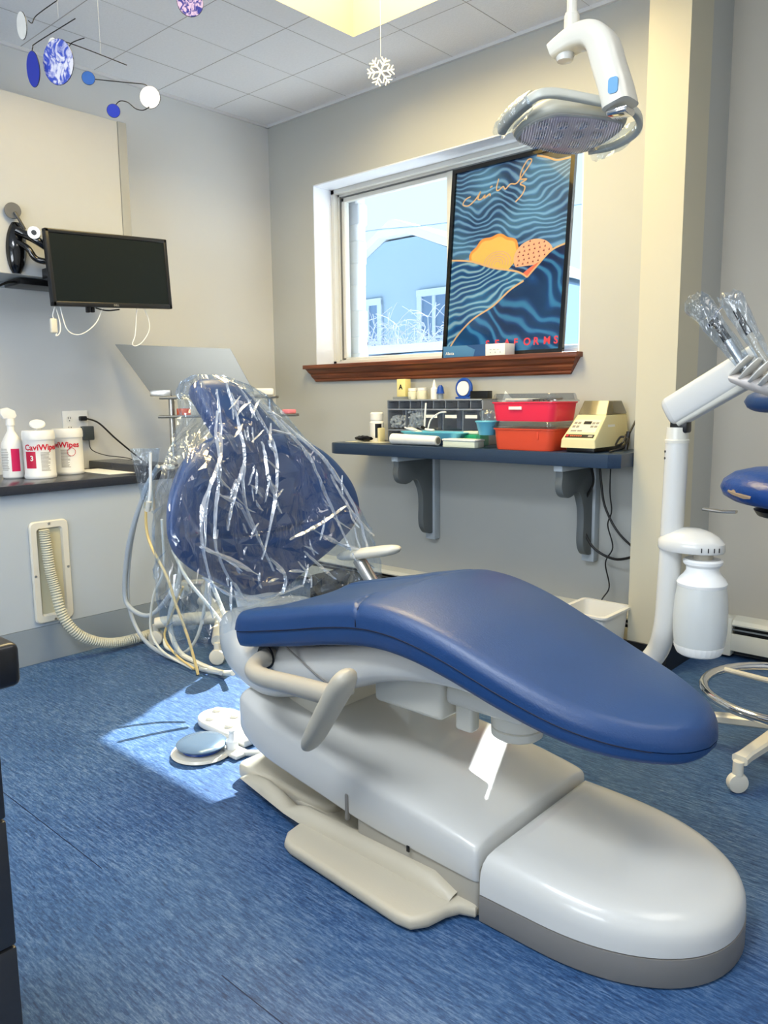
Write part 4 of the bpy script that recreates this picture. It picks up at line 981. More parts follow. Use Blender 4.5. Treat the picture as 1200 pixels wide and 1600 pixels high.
mbox(b, 0, bz, 0, mh, -.03, 0, .004); mbox(b, mw-bz, mw, 0, mh, -.03, 0, .004); mbox(b, 0, mw, mh-bz, mh, -.03, 0, .004); mbox(b, 0, mw, 0, bz*1.15, -.03, 0, .004); mbox(b, .01, mw-.01, .01, mh-.01, -.032, -.006)
mk('bezel', b, mat('dark_bezel', (30, 31, 33), .3), t)
b = BM(); mbox(b, bz-.002, mw-bz+.002, bz, mh-bz+.002, -.006, -.004); mk('screen', b, SCREEN, t, smooth=False)
b = BM(); mbox(b, .16, .40, .07, .24, -.055, -.032, .008); mk('rear_housing', b, BLACK, t)
text('logo', 'DELL', .011, mp(.265, .005, .0008), mx_, mz_, METAL, t, depth=.0003, bold=.0003)
t = thing('monitor_mount', 'glossy black articulated monitor mount on the cream cabinet', 'wall mount', (.30, -1.6, 1.6))
b = BM(); rings = []
for i in range(13):
    f = i/12; z = 1.565+f*.20; w = .052*sin(pi*(.04+.92*f))**.45; d = .034*sin(pi*(.04+.92*f))**.4
    rings.append([(CX+.001+max(0, cos(2*pi*k/16))*d, -1.60+.012*f+sin(2*pi*k/16)*w*.8, z) for k in range(16)])
loft(b, rings); mk('wall_plate', b, BLACKG, t)
b = BM(); tube(b, [(CX+.03, -1.60, 1.73), (CX+.05, -1.575, 1.715), (CX+.085, -1.545, 1.69), (CX+.10, -1.50, 1.66)], .017, 12); mk('upper_arm', b, BLACKG, t)
b = BM(); tube(b, [(CX+.02, -1.60, 1.69), (CX+.055, -1.57, 1.66), (CX+.07, -1.545, 1.62), (CX+.095, -1.49, 1.61), (CX+.105, -1.35, 1.60)], .013, 12); mk('lower_arm', b, BLACKG, t)
b = BM(); lathe(b, [(0, -.02), (.024, -.02), (.024, .02), (0, .02)], CX+.085, -1.553, 1.716, 20, axis=(1, -.6, 0)); mk('joint_cap', b, METAL, t)
b = BM(); lathe(b, [(0, .021), (.010, .021), (.010, .024), (0, .024)], CX+.085, -1.553, 1.716, 16, axis=(1, -.6, 0)); mk('joint_bolt', b, BLACK, t)
b = BM(); box(b, CX+.008, CX+.13, -1.50, -1.28, 1.55, 1.595, .006); mk('tilt_head', b, BLACK, t)
t = thing('dental_mirror_disc', 'small round grey disc on a black stem above the monitor mount', 'mirror', (.33, -1.61, 1.79))
b = BM(); lathe(b, [(0, 0), (.030, 0), (.0315, .004), (.030, .008), (0, .008)], CX+.018, -1.604, 1.806, 26, axis=(1, -.35, -.1)); mk('disc', b, mat('grey_disc', (108, 106, 100), .35), t)
b = BM(); tube(b, [(CX+.030, -1.603, 1.800), (CX+.035, -1.590, 1.775), (CX+.040, -1.57, 1.735)], .006, 8); mk('stem', b, BLACK, t)
b = BM(); box(b, .08, .24, -1.56, -1.33, 1.535, 1.560, .003); simple('mini_computer', b, BLACK, 'slim black computer box under the cream cabinet beside the monitor', 'computer')
b = BM(); tube(b, [(.2, -1.56, 1.545), (.22, -1.60, 1.540), (.24, -1.66, 1.515), (.25, -1.75, 1.49)], .005, 8); simple('black_cable', b, BLACKV, 'black cable leaving the slim computer to the left edge', 'cable')
# white cables under monitor
t = thing('intraoral_sensor', 'cream sensor hanging on its white cord below the monitor', 'sensor', (.42, -1.5, 1.36))
b = BM(); box(b, .413, .427, -1.532, -1.503, 1.325, 1.385, .006, 3); mk('sensor_body', b, CREAM, t)
b = BM(); tube(b, [(.43, -1.512, 1.43), (.42, -1.518, 1.40), (.42, -1.516, 1.385)], .0022, 6); mk('cord', b, BOTTLEW, t)
for pts, lab in (([(.42, -1.503, 1.43), (.42, -1.490, 1.37), (.42, -1.493, 1.33), (.42, -1.510, 1.315), (.42, -1.508, 1.325)], 'short white cord looped beside the hanging cream sensor'),
                 ([(.42, -1.485, 1.435), (.42, -1.465, 1.35), (.42, -1.43, 1.325), (.42, -1.385, 1.335), (.42, -1.33, 1.38), (.42, -1.30, 1.44)], 'white cord hanging in a wide curve below the monitor'),
                 ([(.42, -1.136, 1.45), (.42, -1.150, 1.34), (.42, -1.166, 1.30), (.42, -1.150, 1.29), (.42, -1.115, 1.31), (.42, -1.080, 1.36), (.42, -1.080, 1.41), (.42, -1.10, 1.455)], 'white cord looped below the right side of the monitor')):
    b = BM(); tube(b, pts, .0024, 7); simple('white_cable', b, BOTTLEW, lab, 'cable')
b = BM(); tube(b, [(.42, -1.33, 1.44), (.42, -1.28, 1.433), (.42, -1.22, 1.442)], .003, 7); simple('black_cable', b, BLACKV, 'short black cable sagging under the monitor centre', 'cable')
b = BM(); box(b, .41, .43, -1.372, -1.358, 1.418, 1.45, .003); box(b, .41, .43, -1.352, -1.338, 1.42, 1.45, .003); simple('cable_clip', b, BLACK, 'small black clip under the lower edge of the monitor', 'clip')

# ================================================================ CHAIR
Y0 = -1.627
chair = thing('dental_chair', 'white dental chair with blue vinyl upholstery in the middle of the room', 'dental chair', (2.3, Y0, 0))
# --- upholstery: seat and leg rest
TOP = [(2.01, .512), (2.06, .522), (2.15, .543), (2.25, .566), (2.34, .588), (2.43, .604), (2.50, .608), (2.58, .600), (2.68, .575), (2.80, .533), (2.92, .492), (3.02, .466), (3.09, .450), (3.135, .440)]
THK = [(2.01, .092), (2.1, .094), (2.25, .096), (2.42, .096), (2.55, .092), (2.7, .086), (2.85, .080), (3.0, .070), (3.09, .060), (3.135, .052)]
HWD = [(2.01, .232), (2.04, .243), (2.10, .246), (2.3, .246), (2.45, .240), (2.6, .232), (2.75, .222), (2.88, .205), (2.97, .182), (3.04, .148), (3.09, .108), (3.12, .066), (3.135, .024)]
def seat_top(x, v):
    z = smooth_interp(TOP, x)
    crown = .022*(1-v*v)*max(0, min(1, (x-2.36)/.12))
    hollow = -.012*max(0, min(1, (2.40-x)/.08))*max(0, 1-(v/.68)**4)
    def gr(d, w, a_): return -a_*exp(-(d/w)**2)
    g = gr(x-(2.385+.07*v*v), .0045, .0075)
    if x < 2.43: g += gr((abs(v)-.68)*.24, .0045, .0075)*min(1, (2.43-x)/.03)
    return z+crown+hollow+g
def build_seat(part):
    b = BM(); NX = 230; rings = []; xe = 3.135; NT = 70
    for i in range(NX+1):
        x = 2.01+(xe-2.01)*i/NX
        hw = smooth_interp(HWD, x); th = smooth_interp(THK, x); zt0 = smooth_interp(TOP, x)
        mid = zt0-th*.52; bot = zt0-th
        e = 1.0
        if x < 2.035: e = sqrt(max(0, 1-((2.035-x)/.025)**2))
        if x > xe-.04: e = sqrt(max(0.0, 1-((x-(xe-.04))/.04)**2))
        ring = []
        if part == 'cushion':
            rT = min(.026, hw*.5)
            def T(v): return mid+.006+(max(seat_top(x, v)-mid-.006, .004))*(.25+.75*e)
            for k in range(3): ring.append((x, Y0-hw*(1-.0), mid+(T(-1)-rT-mid)*k/3 if T(-1)-rT > mid else mid+.001*k))
            base = max(T(-1)-rT, mid+.003)
            for k in range(7):
                a_ = pi/2*k/7; yy = hw-rT+rT*cos(a_); zz = base+(T(-yy/hw)-base)*sin(a_); ring.append((x, Y0-yy, zz))
            for k in range(NT+1):
                v = -(hw-rT)+2*(hw-rT)*k/NT; ring.append((x, Y0+v, T(v/hw)))
            for k in range(6, -1, -1):
                a_ = pi/2*k/7; yy = hw-rT+rT*cos(a_); zz = base+(T(yy/hw)-base)*sin(a_); ring.append((x, Y0+yy, zz))
            for k in range(2, -1, -1): ring.append((x, Y0+hw, mid+(T(1)-rT-mid)*k/3 if T(1)-rT > mid else mid+.001*k))
            ring.append((x, Y0+hw*.5, mid-.001)); ring.append((x, Y0-hw*.5, mid-.001))
        else:
            w = hw-.004; zb = bot+(mid-bot)*(1-e)*.6; rB = min(.014, w*.4)
            ring = [(x, Y0-w, mid-.003), (x, Y0-w+.0, zb+rB), (x, Y0-w+rB*.3, zb+rB*.3), (x, Y0-w+rB, zb), (x, Y0+w-rB, zb), (x, Y0+w-rB*.3, zb+rB*.3), (x, Y0+w, zb+rB), (x, Y0+w, mid-.003)]
        rings.append(ring)
    loft(b, rings)
    return b
mk('seat_cushion', build_seat('cushion'), VINYL, chair, ang=75)
mk('cushion_rim', build_seat('rim'), VINYL, chair, ang=60)
# piping line on the near side seam
b = BM()
for s in (-1, 1):
    pts = [(x, Y0+s*(smooth_interp(HWD, x)-.001), smooth_interp(TOP, x)-smooth_interp(THK, x)*.52-.0015) for x in [2.03+.04*i for i in range(27)]]
    tube(b, pts, .0016, 6, 2)
mk('seat_piping', b, STITCH, chair)
def seam(fn, n=40):
    b = BM(); pts = [fn(i/n) for i in range(n+1)]; tube(b, pts, .0017, 6, 1); mk('seat_seam', b, STITCH, chair)
def on_top(x, v):
    hw = smooth_interp(HWD, x); return (x, Y0+v*hw, seat_top(x, v)+.0012)
def cross(f):
    v = -.90+1.80*f; return on_top(2.385+.07*v*v, v)
seam(cross)
for s_ in (-1, 1):
    seam(lambda f: on_top(2.06+.345*f, s_*.68))
    x_ = 2.385+.07*.95; hw_ = smooth_interp(HWD, x_); zt_ = smooth_interp(TOP, x_)
    seam(lambda f: (x_-.004+.004*f, Y0+s_*(hw_*.90+hw_*.10*sin(f*pi/2)+.0005), zt_-.0035-.044*(1-cos(f*pi/2))), 10)
# underseat white shell
b = BM(); rings = []
SH = [(1.80, .455, .395, .10), (1.83, .462, .355, .15), (1.88, .462, .315, .18), (1.95, .440, .285, .195), (2.05, .428, .270, .205), (2.15, .445, .290, .205), (2.26, .468, .325, .203), (2.36, .495, .365, .20), (2.46, .518, .405, .195), (2.56, .520, .430, .188), (2.68, .498, .440, .175), (2.80, .458, .415, .15), (2.90, .428, .400, .10)]
for x, zt_, zb, hw in SH:
    r = []
    for k in range(28):
        a_ = 2*pi*k/28; ca, sa = cos(a_), sin(a_)
        v = abs(ca)**.42*(1 if ca > 0 else -1); w = abs(sa)**.6*(1 if sa > 0 else -1)
        r.append((x, Y0+v*hw, (zt_+zb)/2+(zt_-zb)/2*w))
    rings.append(r)
R2 = []
for k in range(28): R2.append(catmull([rings[i][k] for i in range(len(rings))], 5))
rings = [[R2[k][i] for k in range(28)] for i in range(len(R2[0]))]
loft(b, rings); mk('seat_shell', b, CREAMW, chair, ang=60)
# the seam line of the shell
b = BM(); tube(b, [(2.16, Y0-.2055, .455), (2.22, Y0-.206, .43), (2.30, Y0-.204, .395), (2.38, Y0-.200, .378)], .0022, 6); mk('shell_joint', b, GREYP, chair)
# mechanism under the leg rest
b = BM(); box(b, 2.40, 2.60, Y0-.13, Y0+.13, .345, .44, .012, 3); mk('mechanism_housing', b, CREAM, chair)
b = BM(); box(b, 2.60, 2.80, Y0-.12, Y0+.12, .385, .43, .015, 3); mk('leg_rest_pan', b, mat('pan_grey_white', (206, 204, 194), .35), chair)
b = BM(); box(b, 2.615, 2.66, Y0-.10, Y0-.065, .325, .39, .008, 3); mk('bracket_block', b, CREAM, chair)
b = BM(); lathe(b, [(0, .325), (.050, .325), (.056, .330), (.056, .345), (.052, .347), (.056, .350), (.058, .385), (0, .385)], 2.735, Y0-.035, 0, 32); mk('round_foot_stop', b, CREAM, chair)
b = BM(); box(b, 2.31, 2.36, Y0-.195, Y0-.15, .355, .39, .006); mk('side_block', b, CREAM, chair)
# arm link connecting shell and base cover
b = BM(); box(b, 2.0, 2.2, Y0-.12, Y0+.12, .22, .30, .015, 3); mk('lift_link', b, CREAM, chair)
b = BM(); box(b, 1.955, 2.015, Y0-.15, Y0-.11, .245, .285, .008); mk('link_end', b, GREYP, chair)
# --- base cover (lift arm cover) from rear to the toe box
def cover_rings(tab, n=36, e1=.34, e2=.42):
    rr = []
    for x, zt_, zb, hw in tab:
        r = []
        for k in range(n):
            a_ = 2*pi*k/n; ca, sa = cos(a_), sin(a_)
            v = abs(ca)**e1*(1 if ca > 0 else -1); w = abs(sa)**e2*(1 if sa > 0 else -1)
            if sa < 0: w = -abs(sa)**.15
            r.append((x, Y0+v*hw, (zt_+zb)/2+(zt_-zb)/2*w))
        rr.append(r)
    return rr
def densify(rr, m):
    K = [catmull([r[k] for r in rr], m) for k in range(len(rr[0]))]
    return [[K[k][i] for k in range(len(K))] for i in range(len(K[0]))]
b = BM()
tab = [(1.965, .270, .185, .192), (1.985, .290, .170, .205), (2.02, .287, .150, .212), (2.10, .264, .128, .218), (2.20, .246, .115, .222), (2.30, .234, .104, .225), (2.40, .223, .092, .228), (2.5, .212, .084, .230), (2.6, .198, .081, .230), (2.70, .182, .078, .229), (2.755, .170, .076, .227), (2.766, .160, .076, .220)]
loft(b, densify(cover_rings(tab, 44, .30, .38), 6)); mk('lift_cover', b, CREAMW, chair, ang=50)
b = BM(); box(b, 2.398, 2.408, Y0-.2315, Y0-.222, .086, .150, .003, 2); mk('cover_slot', b, GREYP, chair)
# taupe base body below the cover
b = BM(); box(b, 2.425, 2.768, Y0-.222, Y0+.222, .004, .120, .012, 3); mk('base_body', b, mat('taupe_base', (168, 162, 148), .45), chair)
# toe box cover
def toe_outline(s, z, lift=0):
    pts = []
    hw = .224; xs = 2.772; xe = 3.200
    n = 40
    # superellipse nose
    out = []
    for k in range(n+1):
        a_ = -pi/2+pi*k/n
        ca, sa = cos(a_), sin(a_)
        out.append((2.90+(xe-2.90)*abs(ca)**.92, Y0+hw*(abs(sa)**.92)*(1 if sa > 0 else -1)))
    poly = [(xs, Y0-hw)]+[(xs+(2.90-xs)*.5, Y0-hw)]+out+[(xs+(2.90-xs)*.5, Y0+hw), (xs, Y0+hw)]
    cx = 2.95
    res = []
    for x, y in poly:
        yy = Y0+(y-Y0)*(1-s/hw); xx = xs+(x-xs)*(1-s/(xe-xs)) if x > xs else x+s*.35
        res.append((xx, yy, z))
    return res
b = BM()
def zc(x, s):  # cover top slopes down to the nose
    return 0
prof = [(0, .062), (0, .090), (.002, .110), (.007, .126), (.018, .140), (.036, .150), (.070, .156), (.12, .160)]
rings = []
for s, z in prof:
    r = toe_outline(s, z)
    r = [(x, y, z-(max(0, z-.062)/.1)*.030*max(0, (x-2.80)/.4)**1.3) for x, y, z in r]
    rings.append(r)
loft(b, rings); mk('toe_cover', b, CREAMW, chair, ang=50)
b = BM(); loft(b, [toe_outline(.002, .002), toe_outline(-.001, .006), toe_outline(-.001, .0595)]); mk('toe_skirt', b, GREYP, chair, ang=40)
# floor plate
b = BM()
rawp = [(2.16, -1.800), (2.215, -1.805), (2.245, -1.815), (2.262, -1.918), (2.285, -1.946), (2.31, -1.954), (2.655, -1.976), (2.69, -1.970), (2.712, -1.940), (2.722, -1.895), (2.735, -1.868), (2.765, -1.855), (2.765, -1.62), (2.16, -1.62)]
prism(b, rawp, 'z', .004, .034, .012, 4); mk('floor_plate', b, PLATE, chair, ang=50)
b = BM(); prism(b, [(x, y) for x, y in rrect(2.10, -1.70, .39, .198, .03, 6)], 'z', .004, .050, .016, 4); mk('rear_foot', b, PLATE, chair, ang=60)
b = BM(); rings = []
for i in range(14):
    f = i/13; x = 1.96+f*.755
    w = .022+.010*f; e = sin(pi*min(1, max(.02, f*6)/2)) if f < .33 else 1
    rings.append([(x, -1.848+cos(radians(a_))*w, .030+sin(radians(a_))*(.030+.006*f)*e*(1 if i < 13 else .3)) for a_ in (0, 30, 60, 90, 120, 150, 180)])
loft(b, rings, closed_ring=False, cap=False)
for v in b.verts: v.co.y += .045*max(0, (2.22-v.co.x)/.26)
mk('plate_rib', b, PLATE, chair, ang=60)
b = BM(); lathe(b, [(0, 0), (.011, 0), (.010, .003), (.007, .003), (.006, .0015), (0, .0015)], 2.728, Y0-.2185, .075, 20, axis=(0, -1, 0)); mk('bolt', b, METAL, chair)
b = BM(); box(b, 2.585, 2.593, Y0-.232, Y0-.229, .083, .097, .001); mk('cover_notch', b, BLACK, chair)
# --- armrests
def armrest(side):
    s = side
    return
b = BM(); tube(b, [(2.10, Y0-.19, .405), (2.115, Y0-.24, .405), (2.15, Y0-.285, .403), (2.21, Y0-.305, .405), (2.33, Y0-.315, .418), (2.485, Y0-.325, .432)], .0225, 18, 8); ar = mk('armrest_tube', b, TAUPE, chair)
b = BM(); lathe(b, [(0, 0), (.031, 0), (.031, .004), (.024, .006), (0, .006)], 2.098, Y0-.203, .405, 26, axis=(0, -1, 0)); mk('tube_socket', b, BLACK, ar)
# pad: long tapered paddle, top end at (2.55,.50), bottom (2.42,.305)
b = BM(); rings = []
A = Vector((2.535, Y0-.345, .508)); B = Vector((2.402, Y0-.345, .300))
ax = (B-A); L_ = ax.length; axn = ax.normalized(); side = Vector((0, 1, 0)); fr = axn.cross(side).normalized()
for i in range(25):
    f = i/24; c = A+ax*f
    e = sqrt(max(0, 1-(abs(2*f-1))**6)); w = (.034-.006*f)*e+.002; th = (.022-.005*f)*e+.001
    rings.append([c+side*cos(2*pi*k/20)*w*(abs(cos(2*pi*k/20))**-.2 if abs(cos(2*pi*k/20)) > .3 else 1)+fr*sin(2*pi*k/20)*th for k in range(20)])
loft(b, rings); mk('armrest_pad', b, mat('pad_shaded_cream', (186, 180, 164), .38), chair, ang=60)  # near pad's cream darkened to taupe, its shade held in the colour
# far armrest (raised)
b = BM(); rings = []
A = Vector((1.825, Y0+.33, .545)); B = Vector((2.085, Y0+.33, .600))
ax = B-A
for i in range(21):
    f = i/20; c = A+ax*f; e = sqrt(max(0, 1-(abs(2*f-1))**5)); w = .035*e+.001; th = .017*e+.001
    rings.append([c+Vector((0, 1, 0))*cos(2*pi*k/18)*w+Vector((0, 0, 1))*(sin(2*pi*k/18)*th*(1 if sin(2*pi*k/18) > 0 else 1.0)) for k in range(18)])
loft(b, rings); mk('armrest_pad', b, CREAM, chair, ang=60)
b = BM(); tube(b, [(1.915, Y0+.33, .545), (1.96, Y0+.325, .50), (2.03, Y0+.31, .44), (2.08, Y0+.26, .41), (2.10, Y0+.18, .405)], .021, 16, 6); mk('armrest_tube', b, METAL, chair)
# --- back column
b = BM(); rings = []
for (x, z, w, d) in ((1.86, .38, .085, .035), (1.83, .44, .080, .030), (1.80, .50, .072, .026), (1.765, .60, .06, .024), (1.74, .70, .055, .02)):
    rings.append([(x+cos(2*pi*k/20)*d, Y0+sin(2*pi*k/20)*w, z) for k in range(20)])
loft(b, rings); mk('back_support', b, CREAMW, chair)
# --- backrest
YB = -1.592
HB = [(.470, .020), (.480, .060), (.50, .100), (.53, .155), (.57, .225), (.61, .285), (.65, .328), (.69, .347), (.73, .348), (.78, .335), (.83, .305), (.875, .265), (.91, .215), (.935, .16), (.952, .10), (.958, .04)]
def back_x(z, v):
    xc = 1.800-.06*(z-.49)/.47
    return xc+.075*abs(v)**2.2
def build_back(off, shrink, front=True):
    b = BM(); rings = []; NZ = 90; NV = 96
    for i in range(NZ+1):
        z = .470+(.958-.470)*i/NZ; hw = max(.012, smooth_interp(HB, z)-shrink); r = []
        e = min(1, sqrt(max(0.02, 1-(abs(2*i/NZ-1))**8)))
        for k in range(NV):
            a_ = 2*pi*k/NV; ca, sa = cos(a_), sin(a_)
            v = abs(ca)**.55*(1 if ca > 0 else -1); w = abs(sa)**.6*(1 if sa > 0 else -1)
            th = .036*e
            g = 0
            if w > 0 and front:
                V = v*hw
                def gr(d, wd, a__): return -a__*exp(-(d/wd)**2)
                g += gr(z-(.645+.05*abs(V)/.3), .006, .010) if abs(V) < .29 else 0
                g += gr(abs(V)-(.125+.05*(.96-z)), .006, .010)
                g += .012*exp(-((abs(V)-.24)/.07)**2)
            r.append((back_x(z, v*hw/.347)+off+w*th+g*w if True else 0, YB+v*hw, z))
        rings.append(r)
    loft(b, rings); return b
mk('backrest', build_back(.01, 0), VINYL, chair, ang=180)
# back shell plastic behind
b = BM(); rings = []
for i in range(21):
    z = .53+(.92-.53)*i/20; hw = smooth_interp(HB, z)*.86
    rings.append([(back_x(z, cos(2*pi*k/24)*.8)-.032+sin(2*pi*k/24)*.015, YB+cos(2*pi*k/24)*hw, z) for k in range(24)])
loft(b, rings); mk('back_shell', b, CREAMW, chair, ang=60)
# headrest: tilted back slab, rounded
b = BM(); rings = []
hb = Vector((1.752, -1.560, .915)); ht = Vector((1.668, -1.668, 1.108))
dn = (ht-hb); un = dn.normalized(); fn = Vector((un.z, 0, -un.x)).normalized()
for i in range(25):
    f = i/24; c = hb+dn*f; e = sqrt(max(.01, 1-abs(2*f-1)**5)); hw = (.125-.045*f)*(.75+.25*e); th = .042*e
    if f > .8: hw *= sqrt(max(.05, 1-((f-.8)/.2)**2*.75))
    rings.append([c+Vector((0, 1, 0))*(abs(cos(2*pi*k/28))**.6*(1 if cos(2*pi*k/28) > 0 else -1))*hw+fn*(abs(sin(2*pi*k/28))**.7*(1 if sin(2*pi*k/28) > 0 else -1))*th for k in range(28)])
loft(b, rings); mk('headrest', b, VINYLD if False else VINYL, chair, ang=60)
# --- clear plastic bag over back and headrest
def build_bag():
    """film bag: irregular flat facets with long folds, tented from the headrest to the wings"""
    b = BM(); rnd = random.Random(11); NZ = 30; NV = 60
    BL = [(.44, -1.955), (.50, -1.975), (.60, -1.980), (.75, -1.970), (.85, -1.925), (.93, -1.830), (1.0, -1.76), (1.06, -1.745), (1.10, -1.73), (1.125, -1.70)]
    BR = [(.44, -1.235), (.50, -1.215), (.60, -1.225), (.70, -1.262), (.80, -1.315), (.90, -1.37), (.96, -1.41), (1.02, -1.455), (1.08, -1.525), (1.125, -1.62)]
    V = []
    for i in range(NZ+1):
        row = []
        for k in range(NV):
            f = i/NZ+(rnd.uniform(-.35, .35)/NZ if 0 < i < NZ else 0); a_ = 2*pi*(k+rnd.uniform(-.4, .4))/NV; ca, sa = cos(a_), sin(a_)
            v = abs(ca)**.62*(1 if ca > 0 else -1); w = abs(sa)**.32*(1 if sa > 0 else -1)
            zlow = .440+.018*sin(3*a_+1)+.012*sin(7*a_)+.02*v-(.03 if w > 0 else 0)*(1-abs(v))
            z = zlow+(1.122-zlow)*f
            yl, yr = smooth_interp(BL, z), smooth_interp(BR, z); hw = (yr-yl)/2; yc = (yr+yl)/2
            y = yc+v*hw
            vb = max(-1, min(1, (y-YB)/.347))
            xb = back_x(min(z, .95), vb)+.016; d = .060
            # headrest depth
            tt = max(0, min(1, (z-.90)/.20)); xh = 1.752-.085*tt; q = max(0, min(1, (z-.86)/.10)); q = q*q*(3-2*q)
            xc = xb*(1-q)+xh*q
            if z > 1.07: d *= max(.25, 1-((z-1.07)/.055)**2*.75)
            fold = .012*sin(y*40+2.2*sin(z*7)+noise.noise(Vector((y*3, w, z*3)))*4)
            n2 = abs(noise.noise(Vector((y*14+3, w*3, z*8)))); n1 = noise.noise(Vector((y*5, w*2, z*4)))
            jit = rnd.uniform(-.007, .007)
            dd = d+max(-.012, fold*(.4+.6*abs(w))+.020*n1+.035*(n2-.18)+jit)
            x = xc+w*dd
            if w > 0 and z < .60: x += .02*(.60-z)/.15
            y += v*(.010*n1+.5*jit)
            row.append(b.verts.new((x, y, z)))
        V.append(row)
    for A_, B_ in zip(V, V[1:]):
        for k in range(NV):
            j = (k+1) % NV
            if rnd.random() < .5: b.faces.new((A_[k], A_[j], B_[j])); b.faces.new((A_[k], B_[j], B_[k]))
            else: b.faces.new((A_[k], A_[j], B_[k])); b.faces.new((A_[j], B_[j], B_[k]))
    b.faces.new(V[-1])
    return b
cover = tag(mk('clear_plastic_cover', build_bag(), FILM, ang=12), 'crumpled clear plastic bag draped over the blue backrest and headrest', 'plastic cover')

def bag_front(y, z):
    vb = max(-1, min(1, (y-YB)/.347)); xb = back_x(min(z, .95), vb)+.016
    tt = max(0, min(1, (z-.90)/.20)); xh = 1.752-.085*tt; q = max(0, min(1, (z-.86)/.10)); q = q*q*(3-2*q)
    return xb*(1-q)+xh*q+.080
rnd = random.Random(21)
# pulled folds of the film: from the headrest down to the hem, and short crossing creases
FOLDS = [((-1.70, 1.08), (-1.74, .93), (-1.88, .74), (-1.86, .55)), ((-1.72, 1.02), (-1.78, .86), (-1.83, .66), (-1.74, .50)), ((-1.66, 1.10), (-1.66, .95), (-1.70, .78), (-1.62, .56)),
         ((-1.62, 1.09), (-1.56, .95), (-1.58, .78), (-1.66, .60)), ((-1.58, 1.06), (-1.47, .93), (-1.40, .76), (-1.34, .58)), ((-1.55, 1.04), (-1.42, .90), (-1.32, .74), (-1.28, .56)),
         ((-1.50, .99), (-1.40, .88), (-1.36, .80)), ((-1.60, .93), (-1.60, .82), (-1.57, .72)), ((-1.90, .60), (-1.78, .52), (-1.66, .49), (-1.52, .50)), ((-1.90, .68), (-1.78, .62), (-1.68, .56)),
         ((-1.46, .66), (-1.36, .60), (-1.27, .57)), ((-1.55, .64), (-1.44, .67), (-1.34, .72)), ((-1.80, .80), (-1.72, .76), (-1.68, .68)), ((-1.76, .90), (-1.84, .80), (-1.88, .66)),
         ((-1.50, .60), (-1.44, .54), (-1.40, .50)), ((-1.68, .88), (-1.74, .78), (-1.78, .70)), ((-1.38, .82), (-1.32, .70), (-1.26, .62)), ((-1.63, .60), (-1.58, .54), (-1.60, .49))]
for F_ in FOLDS:
    pl = catmull([(0, y, z) for y, z in F_], 7); b = BM(); A_ = []; n_ = len(pl)
    for i, p in enumerate(pl):
        q = (pl[min(i+1, n_-1)]-pl[max(i-1, 0)]).normalized(); sd_ = Vector((0, -q.z, q.y)); w = (.003+.006*rnd.random())*sin(pi*(.08+.84*i/(n_-1)))
        x = bag_front(p.y, p.z)+rnd.uniform(-.002, .003)
        A_.append([b.verts.new((x-.004, p.y+sd_.y*w, p.z+sd_.z*w)), b.verts.new((x+.004, p.y, p.z)), b.verts.new((x-.004, p.y-sd_.y*w, p.z-sd_.z*w))])
    for P_, Q_ in zip(A_, A_[1:]):
        for k in range(2): b.faces.new((P_[k], P_[k+1], Q_[k+1], Q_[k]))
    mk('film_fold', b, FILMC, cover, ang=10)

b = BM(); rnd = random.Random(33)
for _ in range(60):
    z = rnd.uniform(.50, 1.06); yl = -1.90 if z < .85 else -1.72; yr = -1.25 if z < .8 else -1.50
    y = rnd.uniform(yl, yr); L = rnd.uniform(.012, .040); a_ = rnd.gauss(pi/2, .7); w = rnd.uniform(.0015, .005); bend = rnd.uniform(-.3, .3)
    pts_ = []
    for i in range(5):
        f = i/4-.5; yy = y+cos(a_+bend*f)*L*f*2; zz = z+sin(a_+bend*f)*L*f*2; ww = w*(1-abs(f*2)**2)+.0003; x = bag_front(yy, zz)+.002
        sx_, sz_ = -sin(a_)*ww, cos(a_)*ww
        pts_.append([b.verts.new((x-.003, yy+sx_, zz+sz_)), b.verts.new((x+.003, yy, zz)), b.verts.new((x-.003, yy-sx_, zz-sz_))])
    for P_, Q_ in zip(pts_, pts_[1:]):
        for k in range(2): b.faces.new((P_[k], P_[k+1], Q_[k+1], Q_[k]))
o = mk('crinkles', b, FILMC, cover, ang=10); o['kind'] = 'stuff'

# ================================================================ CEILING MOUNTED LAMP
LY = -1.5
t = thing('dental_light', 'white dental operating light hanging from a ceiling pole at the right', 'dental light', (2.738, LY, CZ))
b = BM(); tube(b, [(2.738, LY, 1.79), (2.738, LY, CZ-.001)], .0105, 16, smooth=False); mk('pole', b, CREAM, t)
b = BM(); lathe(b, [(0, 1.775), (.0155, 1.775), (.0155, 1.818), (.0135, 1.82), (.0135, 1.824), (0, 1.824)], 2.738, LY, 0, 20); mk('pole_collar', b, CREAM, t)
# C-shaped arm
def flatbar(b, pts, wid, th, side=Vector((0, 1, 0)), n=8):
    P_ = catmull(pts, n); rings = []
    N = len(P_)
    for i, p in enumerate(P_):
        tg = (P_[min(i+1, N-1)]-P_[max(i-1, 0)]).normalized(); nn = tg.cross(side).normalized(); f = i/(N-1)
        w = wid(f) if callable(wid) else wid; h = th(f) if callable(th) else th
        rings.append([p+side*x_*w+nn*y_*h for x_, y_ in [(abs(cos(2*pi*k/20))**.5*(1 if cos(2*pi*k/20) > 0 else -1), abs(sin(2*pi*k/20))**.5*(1 if sin(2*pi*k/20) > 0 else -1)) for k in range(20)]])
    loft(b, rings)
view_side = Vector((.74, .67, 0))
b = BM(); flatbar(b, [(2.700, LY, 1.757), (2.722, LY, 1.765), (2.752, LY, 1.772), (2.785, LY, 1.768), (2.808, LY, 1.745), (2.824, LY, 1.70), (2.840, LY, 1.655), (2.850, LY, 1.618)], lambda f: .028+.008*f, lambda f: .016+.013*min(1, f*1.6)); mk('c_arm', b, CREAM, t, ang=60)
